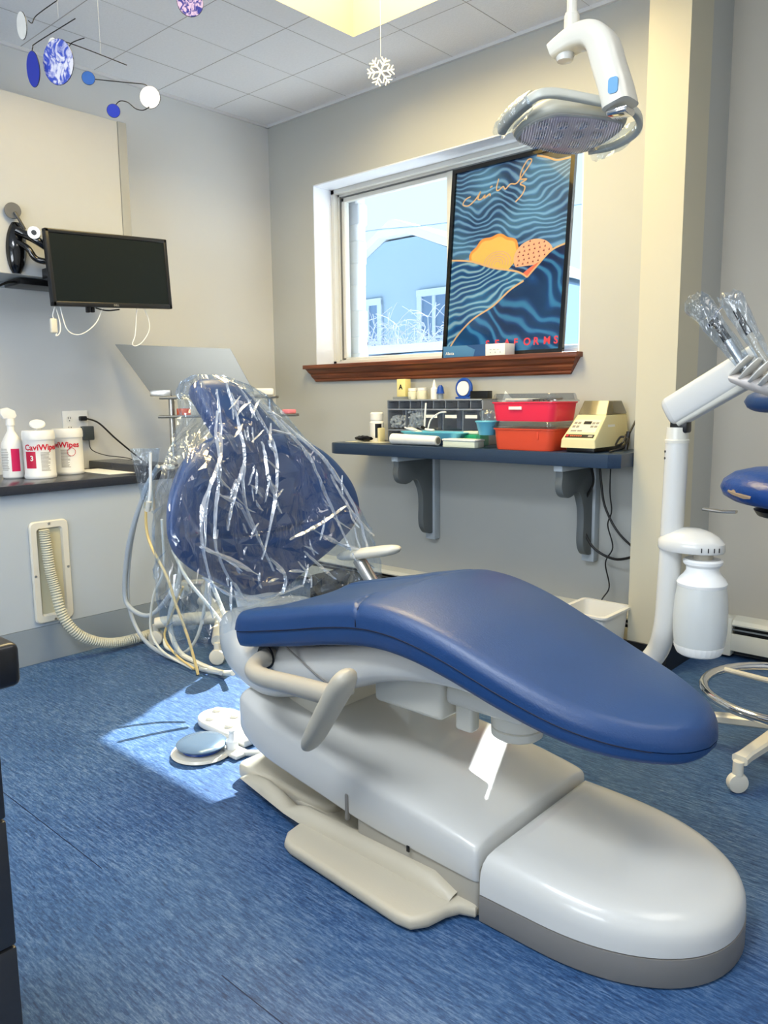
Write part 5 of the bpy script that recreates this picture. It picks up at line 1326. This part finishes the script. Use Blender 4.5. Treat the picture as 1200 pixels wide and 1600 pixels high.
b = BM(); lathe(b, [(0, -.016), (.016, -.014), (.019, -.006), (.018, .004), (0, .004)], 2.724, LY, 1.750, 20); mk('swivel_cap', b, CREAMW, t)
b = BM(); poly = rrect(2.851, 1.648, .020, .030, .006, 4)
prism(b, poly, 'y', LY-.0375, LY-.0335); mk('blue_badge', b, mat('badge_blue', (96, 152, 196), .4), t)
b = BM(); box(b, 2.828, 2.872, LY-.022, LY+.022, 1.600, 1.614, .005, 3); mk('chrome_yoke', b, CHROME, t)
# head, tilted towards the room
HC = Vector((2.742, LY, 1.602)); Hr = Vector((.742, .670, 0)); ta = radians(13)
Ha = Vector((-.67, .742, 0))*cos(ta)-Vector((0, 0, 1))*sin(ta); Hn = Vector((0, 0, 1))*cos(ta)+Vector((-.67, .742, 0))*sin(ta)
def LPt(u, w, n=0): return HC+Hr*u+Ha*w+Hn*n
lens_o = [(p.x, p.y) for p in catmull([(-.107, .026, 0), (-.088, -.018, 0), (-.045, -.050, 0), (0, -.048, 0), (.045, -.040, 0), (.090, -.026, 0), (.104, -.004, 0), (.085, .045, 0), (.045, .090, 0), (.005, .094, 0), (-.045, .076, 0), (-.092, .050, 0)], 4, True)]
def lring(s_, n, cu=0, cw=.02): return [LPt(cu+(u-cu)*s_, cw+(w-cw)*s_, n) for u, w in lens_o]
HGW = mat('greyish_white_plastic', (184, 182, 166), .35)
b = BM(); loft(b, [lring(1.0, .001), lring(1.07, .004), lring(1.10, .014), lring(1.06, .028), lring(.92, .040), lring(.6, .050), lring(.2, .054)]); mk('lamp_housing', b, HGW, t, ang=50)
b = BM(); loft(b, [lring(1.02, .0015), lring(1.03, -.003), lring(.98, -.005), lring(.94, -.002)], cap=False); mk('lens_rim', b, mat('rim_grey', (150, 150, 146), .3), t, ang=50)
b = BM(); loft(b, [lring(.97, -.0035), lring(.85, -.010), lring(.5, -.016), lring(.1, -.018)]); mk('lens', b, glass_material('lens_plastic', (252, 250, 252), .25, .16), t, ang=60)
b = BM(); loft(b, [lring(.95, -.0005), lring(.2, .0005)]); mk('reflector_plate', b, mat('pink_grey_reflector', (232, 222, 226), .35), t)
for i in range(4):
    for j in range(3):
        u = -.062+i*.040; w = -.018+j*.036
        if (u/.095)**2+((w-.02)/.062)**2 > 1.1: continue
        b = BM(); lathe(b, [(.002, .0), (.011, -.001), (.0135, -.006), (.011, -.0045), (.004, -.001)], *LPt(u, w, 0), 16, axis=Hn); mk('reflector', b, CHROME, t)
b = BM()
for i in range(40):
    u = -.10+i*.0051; ws = [w for (uu, w) in lens_o if abs(uu-u) < .012]
    if len(ws) < 2: continue
    w0, w1 = .02+(min(ws)-.02)*.93, .02+(max(ws)-.02)*.93
    if w1-w0 > .02: tube(b, [LPt(u, w0, -.006), LPt(u, (w0+w1)/2, -.0185), LPt(u, w1, -.006)], .0005, 4, 3)
mk('lens_ribs', b, mat('rib_white', (240, 236, 240), .3), t)
def fbar(pts, wid, th, name, m, par):
    b = BM(); flatbar(b, [LPt(*p) for p in pts], wid, th, side=Hn, n=6); return mk(name, b, m, par, ang=60)
fbar([(-.140, .004, .006), (-.120, -.045, .010), (-.090, -.088, .014), (-.060, -.094, .016), (-.020, -.084, .017), (.030, -.070, .016), (.080, -.058, .014), (.118, -.040, .011), (.140, -.008, .008), (.142, .025, .006), (.128, .055, .004), (.100, .082, .003), (.060, .095, .002)], lambda f: .0095 if f < .8 else .0095-.004*(f-.8)/.2, .007, 'handle_frame', mat('handle_grey_white', (184, 184, 172), .35), t)
fbar([(-.143, .010, .004), (-.134, -.018, .008), (-.112, -.058, .012), (-.100, -.074, .0135)], .012, .0095, 'grip', mat('grip_taupe', (150, 146, 132), .4), t)
def barrier(A, B, r, lab, sd):
    A = LPt(*A); B = LPt(*B); d = B-A; rnd = random.Random(sd); b = BM(); rings = []
    for i in range(12):
        f = i/11; q = r*sin(pi*(.12+.76*f))**.5
        rings.append([A+d*f+Hn*cos(2*pi*k/14)*q*(1+rnd.uniform(-.15, .15))+Hn.cross(d).normalized()*sin(2*pi*k/14)*q*(1+rnd.uniform(-.15, .15)) for k in range(14)])
    loft(b, rings, cap=False); simple('clear_barrier_sleeve', b, FILMS, lab, 'plastic sleeve', 'barrier sleeves on the light handles', ang=15)
barrier((-.150, .022, .004), (-.096, -.085, .014), .021, 'clear plastic sleeve on the left handle of the hanging light', 1)
barrier((.144, .005, .006), (.075, .105, -.004), .020, 'clear plastic sleeve on the right handle of the hanging light', 2)

# ================================================================ DELIVERY ARM
DY = -1.2
t = thing('delivery_unit', 'white delivery arm on a post with water bottle right of the pillar', 'delivery unit', (2.87, DY, 0))
b = BM(); tube(b, [(2.55, Y0+.23, .20), (2.66, -1.33, .245), (2.76, -1.25, .315), (2.835, DY, .40), (2.862, DY, .48), (2.868, DY, .60), (2.872, DY, .80), (2.874, DY, .94)], .0265, 24, 8); mk('post', b, CREAMW, t)
b = BM(); lathe(b, [(0, .938), (.0275, .938), (.028, .945), (.0255, .947), (.024, .975), (0, .975)], 2.874, DY, 0, 26); mk('post_collar', b, CREAM, t)
for zz in (.918, .902):
    b = BM(); lathe(b, [(0, 0), (.0028, 0), (.0028, .002), (0, .002)], 2.874-.020, DY-.0175, zz, 10, axis=(-.745, -.667, 0)); mk('set_screw', b, BLACK, t)
b = BM(); box(b, 2.860, 2.902, DY-.016, DY+.016, .962, 1.005, .005); mk('knuckle', b, BLACK, t)
# arm: rounded rectangular beam
b = BM(); A = Vector((2.848, DY, 1.005)); B = Vector((3.075, DY-.035, 1.135))
flatbar(b, [A, A+(B-A)*.02, A+(B-A)*.06, A+(B-A)*.12, A+(B-A)*.5, B], lambda f: .029*sqrt(max(.12, 1-max(0, 1-f/.5)**2)), lambda f: .0345*sqrt(max(.10, 1-max(0, 1-f/.5)**2)), n=8); mk('arm_cover', b, CREAMW, t, ang=60)
b = BM(); A2 = A+Vector((.028, 0, -.014)); B2 = B+Vector((.01, 0, -.028)); flatbar(b, [A2, (A2+B2)/2, B2], .024, .016, n=6); mk('arm_underside', b, CREAM, t, ang=60)
# bottle holder cap
b = BM(); rings = []
for f, zt_ in ((0, .738), (.25, .738), (.55, .732), (.8, .722), (.93, .712), (1.0, .706), (1.0, .688), (.97, .684), (0.5, .684)):
    rings.append([(2.918+cos(2*pi*k/30)*.078*max(f, .01), DY+sin(2*pi*k/30)*.052*max(f, .01), zt_) for k in range(30)])
loft(b, rings); mk('bottle_cap_housing', b, CREAMW, t, ang=40)
b = BM()
for q, (a_, w) in enumerate(((-.03, .002), (.0, .002), (.012, .0015), (.024, .002))):
    ang_ = radians(-58+q*12); x = 2.918+.0785*cos(ang_); y = DY+.0525*sin(ang_); box(b, x-.0008, x+.0008, y-.0015, y+.0015, .690, .700)
mk('printed_marks', b, BLACK, t, smooth=False)
b = BM(); lathe(b, [(0, .66), (.022, .66), (.022, .685), (0, .685)], 2.948, DY, 0, 20); mk('bottle_neck_fitting', b, mat('neck_fitting', (176, 168, 152), .4), t)
b = BM(); lathe(b, [(0, .650), (.036, .650), (.044, .658), (.045, .664), (.040, .668), (.036, .640), (.040, .630), (.052, .618), (.057, .610), (.055, .604), (0, .604)][3:] if False else [(0, .668), (.040, .668), (.045, .664), (.044, .657), (.037, .650), (.037, .640), (.043, .630), (.053, .619), (.057, .611), (.055, .604), (0, .604)], 2.948, DY, 0, 36); mk('bottle_shoulder', b, BOTTLEW, t)
b = BM(); lathe(b, [(0, .6038), (.0545, .6038), (.0595, .57), (.0615, .53), (.0605, .49), (.057, .462), (0, .462)], 2.948, DY, 0, 36); mk('water_bottle', b, MILK, t)
b = BM(); rings = []
for z, r in ((.4615, .057), (.455, .0565), (.440, .050), (.436, .044)):
    rings.append([(2.948+cos(2*pi*k/60)*r*(1+.015*(k % 2)), DY+sin(2*pi*k/60)*r*(1+.015*(k % 2)), z) for k in range(60)])
loft(b, rings); mk('bottle_foot', b, BOTTLEW, t, ang=20)
# holder head with fingers
hb_ = Vector((3.075, DY-.035, 1.10))
b = BM(); rings = []
for i in range(13):
    f = i/12; rings.append([(3.020+f*.20, DY-.06-.02*f+cos(2*pi*k/20)*.05, 1.085+sin(2*pi*k/20)*(.022)*(sin(pi*(.1+.8*f))**.5)-.05*f) for k in range(20)])
loft(b, rings); mk('holder_body', b, mat('holder_pinkish_grey', (206, 198, 190), .35), t, ang=60)
for q in range(6):
    b = BM(); o = Vector((3.020+q*.0225, DY-.085-.010*q, 1.090-.007*q))
    rings = []
    for i in range(9):
        f = i/8; c = o+Vector((.040*f, -.010*f, .040*f)); r = .009*sin(pi*(.15+.7*f))**.4
        rings.append([c+Vector((.5, 0, -.5))*cos(2*pi*k/14)*r*.8+Vector((0, 1, 0))*sin(2*pi*k/14)*.028*sin(pi*(.15+.7*f))**.4 for k in range(14)])
    loft(b, rings); mk('holder_finger', b, CREAMW, t, ang=60)
def handpiece(base, tip, label, rad=.0075, kind=0):
    base = Vector(base); tip = Vector(tip); t = thing('handpiece', label, 'dental handpiece', base, 'handpieces in the delivery holder')
    d = tip-base
    b = BM(); tube(b, [base, base+d*.55], rad, 14, smooth=False); mk('grip', b, mat('grip_tan', (176, 164, 142), .35) if kind == 0 else METAL, t)
    b = BM(); tube(b, [base+d*.55, base+d*.62, tip], lambda f: rad*(1.05-.25*f), 14, 4); mk('barrel', b, mat('dark_steel', (74, 72, 68), .25, metal=.8), t)
    if kind == 1:
        b = BM(); tube(b, [tip, tip+Vector((.004, 0, .012)), tip+Vector((.018, 0, .026))], .0022, 8); mk('nozzle', b, CHROME, t)
        b = BM(); lathe(b, [(0, 0), (.006, 0), (.006, .006), (0, .006)], *(base+d*.9+Vector((-.008, -.004, 0))), 12, axis=(-1, 0, .3)); mk('button', b, BLACK, t)
    return t
handpiece((3.045, DY-.08, 1.105), (2.972, DY-.075, 1.212), 'syringe handpiece with chrome nozzle leftmost in the delivery holder', .010, 1)
handpiece((3.090, DY-.09, 1.112), (3.020, DY-.085, 1.226), 'tan and dark steel handpiece right of the chrome-nozzled syringe', .0075, 0)
def sleeve(c0, c1, r, label, seed):
    c0 = Vector(c0); c1 = Vector(c1); d = (c1-c0); dn_ = d.normalized(); s1 = Vector((0, 1, 0)); s2 = dn_.cross(s1).normalized()
    b = BM(); rings = []
    for i in range(25):
        f = i/24; c = c0+d*f; rr = r*(.6+.6*f)*(1 if f < .9 else 1-(f-.9)*3)
        rr = max(rr, .003)
        ring = []
        for k in range(26):
            a_ = 2*pi*k/26; n_ = noise.noise(Vector((cos(a_)*2+seed, sin(a_)*2, f*5)))
            q = rr*(1+.35*n_); ring.append(c+s1*cos(a_)*q+s2*sin(a_)*q*(.9)+dn_*n_*.01)
        rings.append(ring)
    loft(b, rings, cap=False)
    simple('instrument_sleeve', b, FILMS, label, 'plastic sleeve', 'clear sleeves over the handpieces', ang=180)
sleeve((3.052, DY-.08, 1.10), (2.925, DY-.07, 1.262), .026, 'clear plastic sleeve over the chrome-nozzled syringe', 1.3)
sleeve((3.095, DY-.09, 1.108), (3.000, DY-.08, 1.262), .022, 'clear plastic sleeve over the tan handpiece at the right edge', 5.1)

# ================================================================ STOOL (right edge)
SX, SY = 3.045, -.72
t = thing('dental_stool', 'blue assistant stool with worn seat and chrome foot ring at right edge', 'stool', (SX, SY, 0))
b = BM(); NS = 48; rings = []
for (r, z) in ((.02, .843), (.08, .842), (.14, .838), (.185, .826), (.212, .806), (.220, .785), (.212, .765), (.19, .752), (.14, .746), (.03, .745)):
    rings.append([(SX+cos(2*pi*k/NS)*r, SY+sin(2*pi*k/NS)*r*.9, z-.010*cos(2*pi*k/NS)) for k in range(NS)])
loft(b, rings); mk('seat', b, mat('stool_vinyl', (22, 66, 140), .3, noise_amt=.15, nscale=8, bump=.5, bscale=60), t, ang=180)
b = BM(); rnd = random.Random(4); A_ = []
for k in range(9):
    a_ = radians(222+3.0*k); m_ = .783-.0008*k; h_ = .006*sin(pi*(k+.6)/9.2)*rnd.uniform(.7, 1.3)
    A_.append([b.verts.new((SX+cos(a_)*rr, SY+sin(a_)*rr*.9, zz-.010*cos(a_))) for rr, zz in ((.2175, m_+h_+.005), (.2212, m_+.002), (.2212, m_-h_))])
for P_, Q_ in zip(A_, A_[1:]):
    for k in range(2): b.faces.new((P_[k], P_[k+1], Q_[k+1], Q_[k]))
mk('worn_patch', b, mat('torn_vinyl', (150, 134, 116), .8), t, smooth=False)
b = BM(); lathe(b, [(0, .715), (.12, .72), (.13, .735), (.11, .744), (0, .744)], SX, SY, 0, 30); mk('seat_plate', b, BLACK, t)
b = BM(); flatbar(b, [(SX-.155, SY-.08, .728), (SX-.19, SY-.095, .728), (SX-.235, SY-.11, .733)], .010, .004, n=5); mk('lever', b, METAL, t)
b = BM(); tube(b, [(SX, SY, .12), (SX, SY, .72)], .024, 20, smooth=False); mk('gas_column', b, METAL, t)
b = BM(); RR = .235; tube(b, [(SX+RR*cos(2*pi*k/40), SY+RR*sin(2*pi*k/40), .215) for k in range(40)], .013, 12, 1, closed=True); fr_ = mk('foot_ring', b, CHROME, t)
for q in range(3):
    a_ = radians(40+120*q)
    b = BM(); tube(b, [(SX+.02*cos(a_), SY+.02*sin(a_), .235), (SX+RR*cos(a_), SY+RR*sin(a_), .217)], .008, 10, smooth=False); mk('ring_spoke', b, CREAM, fr_)
for q in range(5):
    a_ = radians(-104+72*q); ex, ey = SX+.255*cos(a_), SY+.255*sin(a_)
    if q in (0,): pass
    b = BM(); rings = []
    for i in range(10):
        f = i/9; x = SX+.25*cos(a_)*f; y = SY+.25*sin(a_)*f; z = .125-.035*f; w = .024-.006*f+(.004 if i == 9 else 0); h = .016-.004*f
        px_, py_ = -sin(a_), cos(a_)
        rings.append([(x+px_*w*u, y+py_*w*u, z+h*v) for u, v in ((-1, -.6), (-.7, -1), (.7, -1), (1, -.6), (1, .6), (.7, 1), (-.7, 1), (-1, .6))])
    loft(b, rings); lg = mk('base_leg', b, CREAM, t)
    b = BM(); tube(b, [(ex, ey, .05), (ex, ey, .088)], .014, 12, smooth=False)
    mk('caster_stem', b, CREAM, lg)
    for s_ in (-1, 1):
        nx, ny = .7, -.7
        b = BM(); lathe(b, [(0, 0), (.020, 0), (.027, .003), (.028, .010), (.026, .016), (.018, .018), (0, .018)], ex+s_*.006*nx*-1, ey-s_*.006*ny, .0285, 24, axis=(nx*s_, ny*s_, 0)); mk('caster_wheel', b, CREAM, lg)
# curved torso support pad
t = thing('torso_support_pad', 'blue rounded body support pad at the right edge below the instrument holder', 'support pad', (3.0, -.72, 1.0))
b = BM(); rings = []
for i in range(21):
    f = i/20; x = 2.862+f*.26; e = sqrt(max(.001, 1-(max(0, .25-f)/.25)**2)) if f < .25 else 1
    rings.append([(x, SY+.02-.30*f*.4+cos(2*pi*k/20)*.030*e, 1.030+sin(2*pi*k/20)*.030*e) for k in range(20)])
loft(b, rings); mk('pad', b, VINYL, t, ang=180)
b = BM(); tube(b, [(2.99, SY-.02, 1.0), (3.0, SY, .94), (3.02, SY+.04, .86), (3.03, SY+.05, .75)], .010, 10); mk('support_stem', b, BLACK, t)

# ================================================================ FOOT CONTROLS
t = thing('foot_control', 'round clear-covered foot control disc on the sunlit floor', 'foot control', (1.719, -1.758, 0))
fx, fy = 1.70, -1.765
b = BM(); lathe(b, [(0, .002), (.088, .002), (.092, .006), (.086, .012), (.05, .015), (0, .015)], fx, fy, 0, 40); box(b, fx+.04, fx+.125, fy+.03, fy+.085, .002, .016, .006, 3); mk('base', b, CREAM, t)
b = BM(); lathe(b, [(0, .024), (.066, .024), (.075, .029), (.076, .033), (.066, .040), (.04, .043), (0, .044)], fx, fy, 0, 40); mk('disc', b, mat('pearly_disc', (110, 130, 150), .2, metal=.5), t)
b = BM(); lathe(b, [(0, .015), (.060, .015), (.056, .024), (0, .024)], fx, fy, 0, 30); mk('disc_neck', b, BLUEP, t)
b = BM(); lathe(b, [(0, .014), (.018, .014), (.018, .040), (.010, .048), (.007, .064), (.010, .067), (.009, .072), (0, .073)], fx+.068, fy+.060, 0, 20); mk('toggle', b, BOTTLEW, t)
t = thing('foot_control', 'white four-button foot pad on the floor behind the clear disc', 'foot control', (1.60, -1.6, 0))
gx, gy = 1.60, -1.60
b = BM(); poly = [(gx-.03+.085*cos(radians(a_)), gy+.07*sin(radians(a_))) for a_ in range(90, 271, 12)]+[(gx+.18, gy-.07), (gx+.18, gy+.07)]
prism(b, poly, 'z', .003, .028, .008, 3); mk('base', b, CREAMW, t, ang=50)
for (dx, dy) in ((-.075, .018), (-.035, -.038), (.01, .025), (.06, -.035)):
    b = BM(); lathe(b, [(0, .028), (.014, .028), (.014, .034), (.011, .037), (0, .037)], gx+dx, gy+dy, 0, 18); mk('button', b, CREAM, t)
# cable from the foot control
b = BM(); tube(b, [(1.80, -1.715, .012), (1.86, -1.66, .010), (1.95, -1.63, .010), (2.0, -1.62, .010)], .009, 10); simple('foot_control_cable', b, CREAM, 'short white cable from the round foot disc to the chair base', 'cable')

# ================================================================ ASSISTANT CART behind the chair
t = thing('instrument_cart', 'wheeled cart with steel shelves behind the plastic-covered backrest', 'cart', (.86, -1.05, 0))
KX, KY = .87, -1.07
for (xx, yy) in ((.215, -.85), (.50, -.46)):
    b = BM(); tube(b, [(xx, yy, .12), (xx, yy, 1.055)], .015, 16, smooth=False); mk('post', b, METAL, t)
def cart_shelf(z, grow, name):
    d1 = Vector((.285, .39, 0)).normalized(); n1 = Vector((-d1.y, d1.x, 0)); a0 = Vector((.215, -.85, z))-d1*grow[0]; a1 = Vector((.50, -.46, z))+d1*grow[1]
    b = BM(); poly = [(a0-n1*.10), (a1-n1*.10-d1*.02), (a1-n1*.04), (a1+n1*.06), (a0+n1*.05)]
    prism(b, [(p.x, p.y) for p in poly], 'z', z, z+.012, .002); return mk(name, b, STEEL, t)
cart_shelf(1.055, (.05, .04), 'top_shelf'); cart_shelf(.965, (.06, .14), 'lower_shelf')
b = BM(); tube(b, [(KX, KY, .12), (.5, -.9, .125), (.30, -.74, .125)], .022, 12, 4); tube(b, [(.21, -.86, .125), (.51, -.45, .125)], .018, 10, smooth=False); mk('crossbar', b, CREAM, t)
for q, (ex, ey) in enumerate(((1.075, -1.25), (.66, -1.27), (.50, -.92), (1.15, -.85))):
    b = BM(); tube(b, [(KX, KY, .115), ((KX+ex)/2, (KY+ey)/2, .112), (ex, ey, .095)], lambda f: .030-.006*f, 14, 5); lg = mk('base_leg', b, CREAM, t)
    for s_ in (-1, 1):
        b = BM(); lathe(b, [(0, 0), (.024, 0), (.031, .003), (.032, .010), (.030, .015), (.022, .017), (0, .017)], ex+.003*s_, ey-.004*s_, .0325, 24, axis=(.6*s_, -.75*s_, 0)); mk('caster_wheel', b, CREAM, lg)
    b = BM(); tube(b, [(ex, ey, .05), (ex, ey, .09)], .015, 12, smooth=False); mk('caster_stem', b, CREAM, lg)
b = BM(); lathe(b, [(0, .15), (.04, .15), (.045, .17), (.045, .36), (.03, .39), (0, .39)], 1.09, -1.10, 0, 26); mk('canister', b, BOTTLEW, t)
b = BM(); lathe(b, [(0, 0), (.034, 0), (.034, .05), (.030, .055), (0, .055)], .90, -1.29, .285, 24, axis=(.5, -.8, .1)); mk('valve', b, HOSEG, t)
b = BM(); lathe(b, [(.014, .056), (.026, .056), (.026, .060), (.014, .060)], .90, -1.29, .285, 24, axis=(.5, -.8, .1)); mk('valve_face', b, PAPER, t)
# tray tilted on the cart
t = thing('steel_tray_panel', 'tilted brushed steel panel propped on the cart above the headrest', 'tray', (.5, -.9, 1.07))
P4 = [Vector((.170, -.920, 1.069)), Vector((.574, -.620, 1.087)), Vector((.496, -.692, 1.292)), Vector((.040, -1.035, 1.322))]
b = BM(); nn = (P4[1]-P4[0]).cross(P4[3]-P4[0]).normalized()*.004
vs = [b.verts.new(p) for p in P4]+[b.verts.new(p+nn) for p in P4]
for f in ((0, 1, 2, 3), (7, 6, 5, 4), (0, 4, 5, 1), (1, 5, 6, 2), (2, 6, 7, 3), (3, 7, 4, 0)): b.faces.new([vs[i] for i in f])
mk('panel', b, STEEL, t, smooth=False)
b = BM(); box(b, .15, .25, -.915, -.875, 1.069, 1.10, .003, rot=Matrix.Rotation(.8, 3, 'Z')); mk('clip', b, METAL, t)
b = BM(); box(b, .44, .545, -.53, -.465, 1.0685, 1.105, .010, 3, rot=Matrix.Rotation(.9, 3, 'Z')); simple('white_dispenser', b, BOTTLEW, 'white rounded box on the cart top shelf right of the headrest', 'box')
b = BM(); box(b, .27, .32, -.86, -.81, .9775, 1.01, .004); simple('orange_bin', b, mat('orange_plastic', (232, 92, 40), .4), 'small orange bin on the cart lower shelf left of the headrest', 'bin')
b = BM(); box(b, .575, .63, -.45, -.40, .9775, 1.00, .006); simple('pink_dish', b, mat('pink_plastic', (240, 140, 150), .4), 'small pink dish on the cart lower shelf right of the headrest', 'dish')

# hoses hanging by the backrest
H = [
 ('grey thick suction hose hanging outermost left of the covered backrest', HOSEG, .0095, [(1.02, -1.38, .80), (.909, -1.38, .781), (.79, -1.38, .658), (.676, -1.385, .462), (.610, -1.38, .26), (.629, -1.37, .18), (.754, -1.35, .165), (.86, -1.31, .27)]),
 ('grey hose reaching the floor just inside the outermost hose', HOSEG, .0085, [(.95, -1.40, .80), (.788, -1.37, .682), (.667, -1.37, .458), (.600, -1.36, .225), (.625, -1.345, .09), (.757, -1.345, .022), (1.054, -1.35, .010), (1.244, -1.36, .031)]),
 ('thin white tube hanging beside the valve of the cart', HOSEC, .0050, [(.99, -1.42, .60), (.95, -1.40, .395), (.87, -1.40, .279), (.818, -1.39, .124), (.895, -1.385, .046), (1.072, -1.37, .012)]),
 ('thin yellow tube hanging in front of the white hoses', HOSEY, .0055, [(.90, -1.43, .66), (.894, -1.425, .519), (1.011, -1.425, .382), (1.059, -1.42, .276), (1.133, -1.42, .152), (1.169, -1.41, .022)]),
 ('thick cream hose looping over the floor under the backrest', HOSEC, .0105, [(.99, -1.34, .50), (.965, -1.34, .348), (.881, -1.34, .163), (.916, -1.33, .045), (1.025, -1.32, .014), (1.196, -1.33, .016), (1.32, -1.36, .05)]),
 ('cream hose looping in front of the cart caster', HOSEC, .0065, [(1.10, -1.30, .50), (1.086, -1.30, .308), (1.021, -1.30, .127), (.899, -1.29, .020), (.771, -1.29, .012), (.736, -1.28, .042)]),
 ('pale hose slanting from the covered backrest to the cart base', HOSEC, .0060, [(1.10, -1.45, .50), (1.17, -1.44, .40), (1.27, -1.42, .31), (1.36, -1.42, .25)]),
 ('second pale hose slanting behind the white canister of the cart', HOSEC, .0075, [(1.24, -1.42, .47), (1.32, -1.42, .36), (1.40, -1.43, .26)]),
 ('thin yellow tube curling near the floor beside the cart caster', HOSEY, .0045, [(1.02, -1.36, .33), (.93, -1.36, .20), (.87, -1.36, .10), (.96, -1.37, .045), (1.10, -1.38, .02)]),
]
for lab, m, r, pts in H:
    b = BM(); tube(b, pts, r, 10, 8); simple('hose', b, m, lab, 'hose', 'hoses beside the backrest')
b = BM(); tube(b, [(1.150, -1.40, .045), (1.150, -1.40, .012)], .006, 8, smooth=False); simple('hose_tip', b, BLACK, 'small black tip on the floor at the end of the yellow tube', 'tip')
t = thing('saliva_ejector', 'white upright suction tip in a clear sleeve left of the backrest', 'dental tool', (.955, -1.44, .64))
b = BM(); tube(b, [(.967, -1.44, .855), (.960, -1.44, .77), (.950, -1.44, .70), (.935, -1.44, .655)], .0055, 10); mk('tip', b, BOTTLEW, t)
b = BM(); tube(b, [(.940, -1.44, .668), (.925, -1.44, .630)], .011, 12, smooth=False); mk('grip', b, CREAM, t)
b = BM(); rings = []
for i in range(13):
    f = i/12; c = Vector((.93-.02*f*0, -1.44, .64+.23*f)); w = .018+.040*f
    rings.append([c+Vector((.74, .67, 0))*cos(2*pi*k/16)*w+Vector((-.67, .74, 0))*sin(2*pi*k/16)*.010 for k in range(16)])
loft(b, rings, cap=False); simple('instrument_sleeve', b, FILMS, 'clear plastic sleeve around the upright suction tip by the counter end', 'plastic sleeve', ang=180)

# ================================================================ NEAR CABINET at the left frame edge
t = thing('tool_cabinet', 'dark charcoal drawer cabinet at the left edge of the frame', 'cabinet', (2.45, -3.0, 0))
qx, qy = 2.785, -2.714
b = BM(); box(b, 2.2, qx, -3.45, qy, .752, .80, .008, 3); mk('top', b, mat('black_edge_top', (30, 30, 32), .3), t)
zs_ = [.02, .235, .45, .60, .749]
for i in range(4):
    b = BM(); box(b, 2.22, qx-.022, -3.42, qy-.020, zs_[i]+.0012, zs_[i+1]-.0012, .003); dr = mk('drawer', b, DARKC, t)
b = BM(); box(b, 2.23, qx-.028, -3.41, qy-.026, .002, .749); mk('carcass', b, BLACK, t, smooth=False)

# ================================================================ MOBILE AND SNOWFLAKE
def disc(b, c, r, n, rx=1.0, th=.003):
    lathe(b, [(0, -th/2), (r, -th/2), (r, th/2), (0, th/2)], *c, 32, axis=n, sx=rx)
t = thing('hanging_mobile', 'black wire mobile with blue and white glass discs below the ceiling', 'mobile', (1.1, -1.65, CZ))
Bk = mat('black_wire', (18, 18, 20), .4)
WIRES = [
    [(0.977, -1.697, 2.342), (0.930, -1.748, 2.294), (0.922, -1.761, 2.269), (0.912, -1.768, 2.277)],
    [(1.007, -1.655, 2.291), (0.921, -1.748, 2.215), (0.911, -1.759, 2.199), (0.911, -1.763, 2.178)],
    [(1.177, -1.579, 2.124), (1.076, -1.660, 2.176), (1.012, -1.713, 2.204), (1.005, -1.721, 2.191), (1.012, -1.719, 2.173)],
    [(1.058, -1.655, 2.217), (1.029, -1.685, 2.201), (1.019, -1.699, 2.175), (1.009, -1.706, 2.187), (0.999, -1.714, 2.192)],
    [(1.070, -1.634, 2.094), (1.152, -1.562, 2.082), (1.192, -1.528, 2.076), (1.203, -1.519, 2.065)],
    [(1.158, -1.615, 1.999), (1.168, -1.604, 2.011), (1.187, -1.588, 2.006), (1.207, -1.573, 1.986), (1.226, -1.557, 1.981), (1.239, -1.543, 1.991)],
]
for w in WIRES:
    b = BM(); tube(b, w, .0016, 6, 5); mk('wire_arm', b, Bk, t)
# discs: centre, radius, turn of the face away from the open side of the room
DISCS = [((0.898, -1.784, 2.261), .0396, 65, PEARL), ((0.919, -1.766, 2.128), .0520, 65, COBALT), ((1.012, -1.726, 2.136), .0666, 44, SWIRL),
         ((0.985, -1.726, 2.198), .0187, 39, PEARL), ((1.054, -1.648, 2.098), .0198, 0, mat('blue_glass', (40, 88, 170), .2)), ((1.154, -1.622, 1.980), .0198, 0, COBALT),
         ((1.238, -1.538, 2.022), .0333, 20, PEARL), ((1.280, -1.397, 2.340), .0416, 0, SPECK)]
for c, r, turn, m in DISCS:
    a_ = radians(-30-turn); c = Vector(c); n = Vector((cos(a_), sin(a_), -.12)).normalized()
    b = BM(); disc(b, c, r, n); dd = mk('glass_disc', b, m, t)
    b = BM(); q = Vector((0, 0, 1)).rotation_difference(n).to_matrix()
    tube(b, [c+q@Vector((r*cos(2*pi*k/28), r*sin(2*pi*k/28), 0)) for k in range(28)], .0014, 6, 1, closed=True); mk('disc_rim', b, Bk, dd)
for c in ((0.984, -1.702, 2.281), (1.100, -1.625, 2.143), (1.295, -1.405, 2.363)):
    b = BM(); tube(b, [c, (c[0], c[1], CZ-.001)], .00025, 4, smooth=False); mk('thread', b, PAPER, t)
b = BM(); sc_ = Vector((1.528, -.741, 2.245)); R6 = .050
sv = Vector((.742, .67, 0)); uv_ = Vector((0, 0, 1))
for k in range(6):
    a_ = radians(60*k+8); d = sv*cos(a_)+uv_*sin(a_); e = -sv*sin(a_)+uv_*cos(a_)
    tube(b, [sc_, sc_+d*R6], .0032, 6, smooth=False)
    for (f, l) in ((.45, .018), (.72, .016)):
        for s_ in (-1, 1): tube(b, [sc_+d*R6*f, sc_+d*(R6*f+l*.75)+e*s_*l], .0026, 6, smooth=False)
t = thing('snowflake_ornament', 'white glitter snowflake hanging from the ceiling near the window', 'ornament', sc_)
mk('snowflake', b, BOTTLEW, t)
b = BM(); tube(b, [sc_+uv_*R6, (sc_.x, sc_.y, CZ-.001)], .0005, 4, smooth=False); mk('thread', b, PAPER, t)
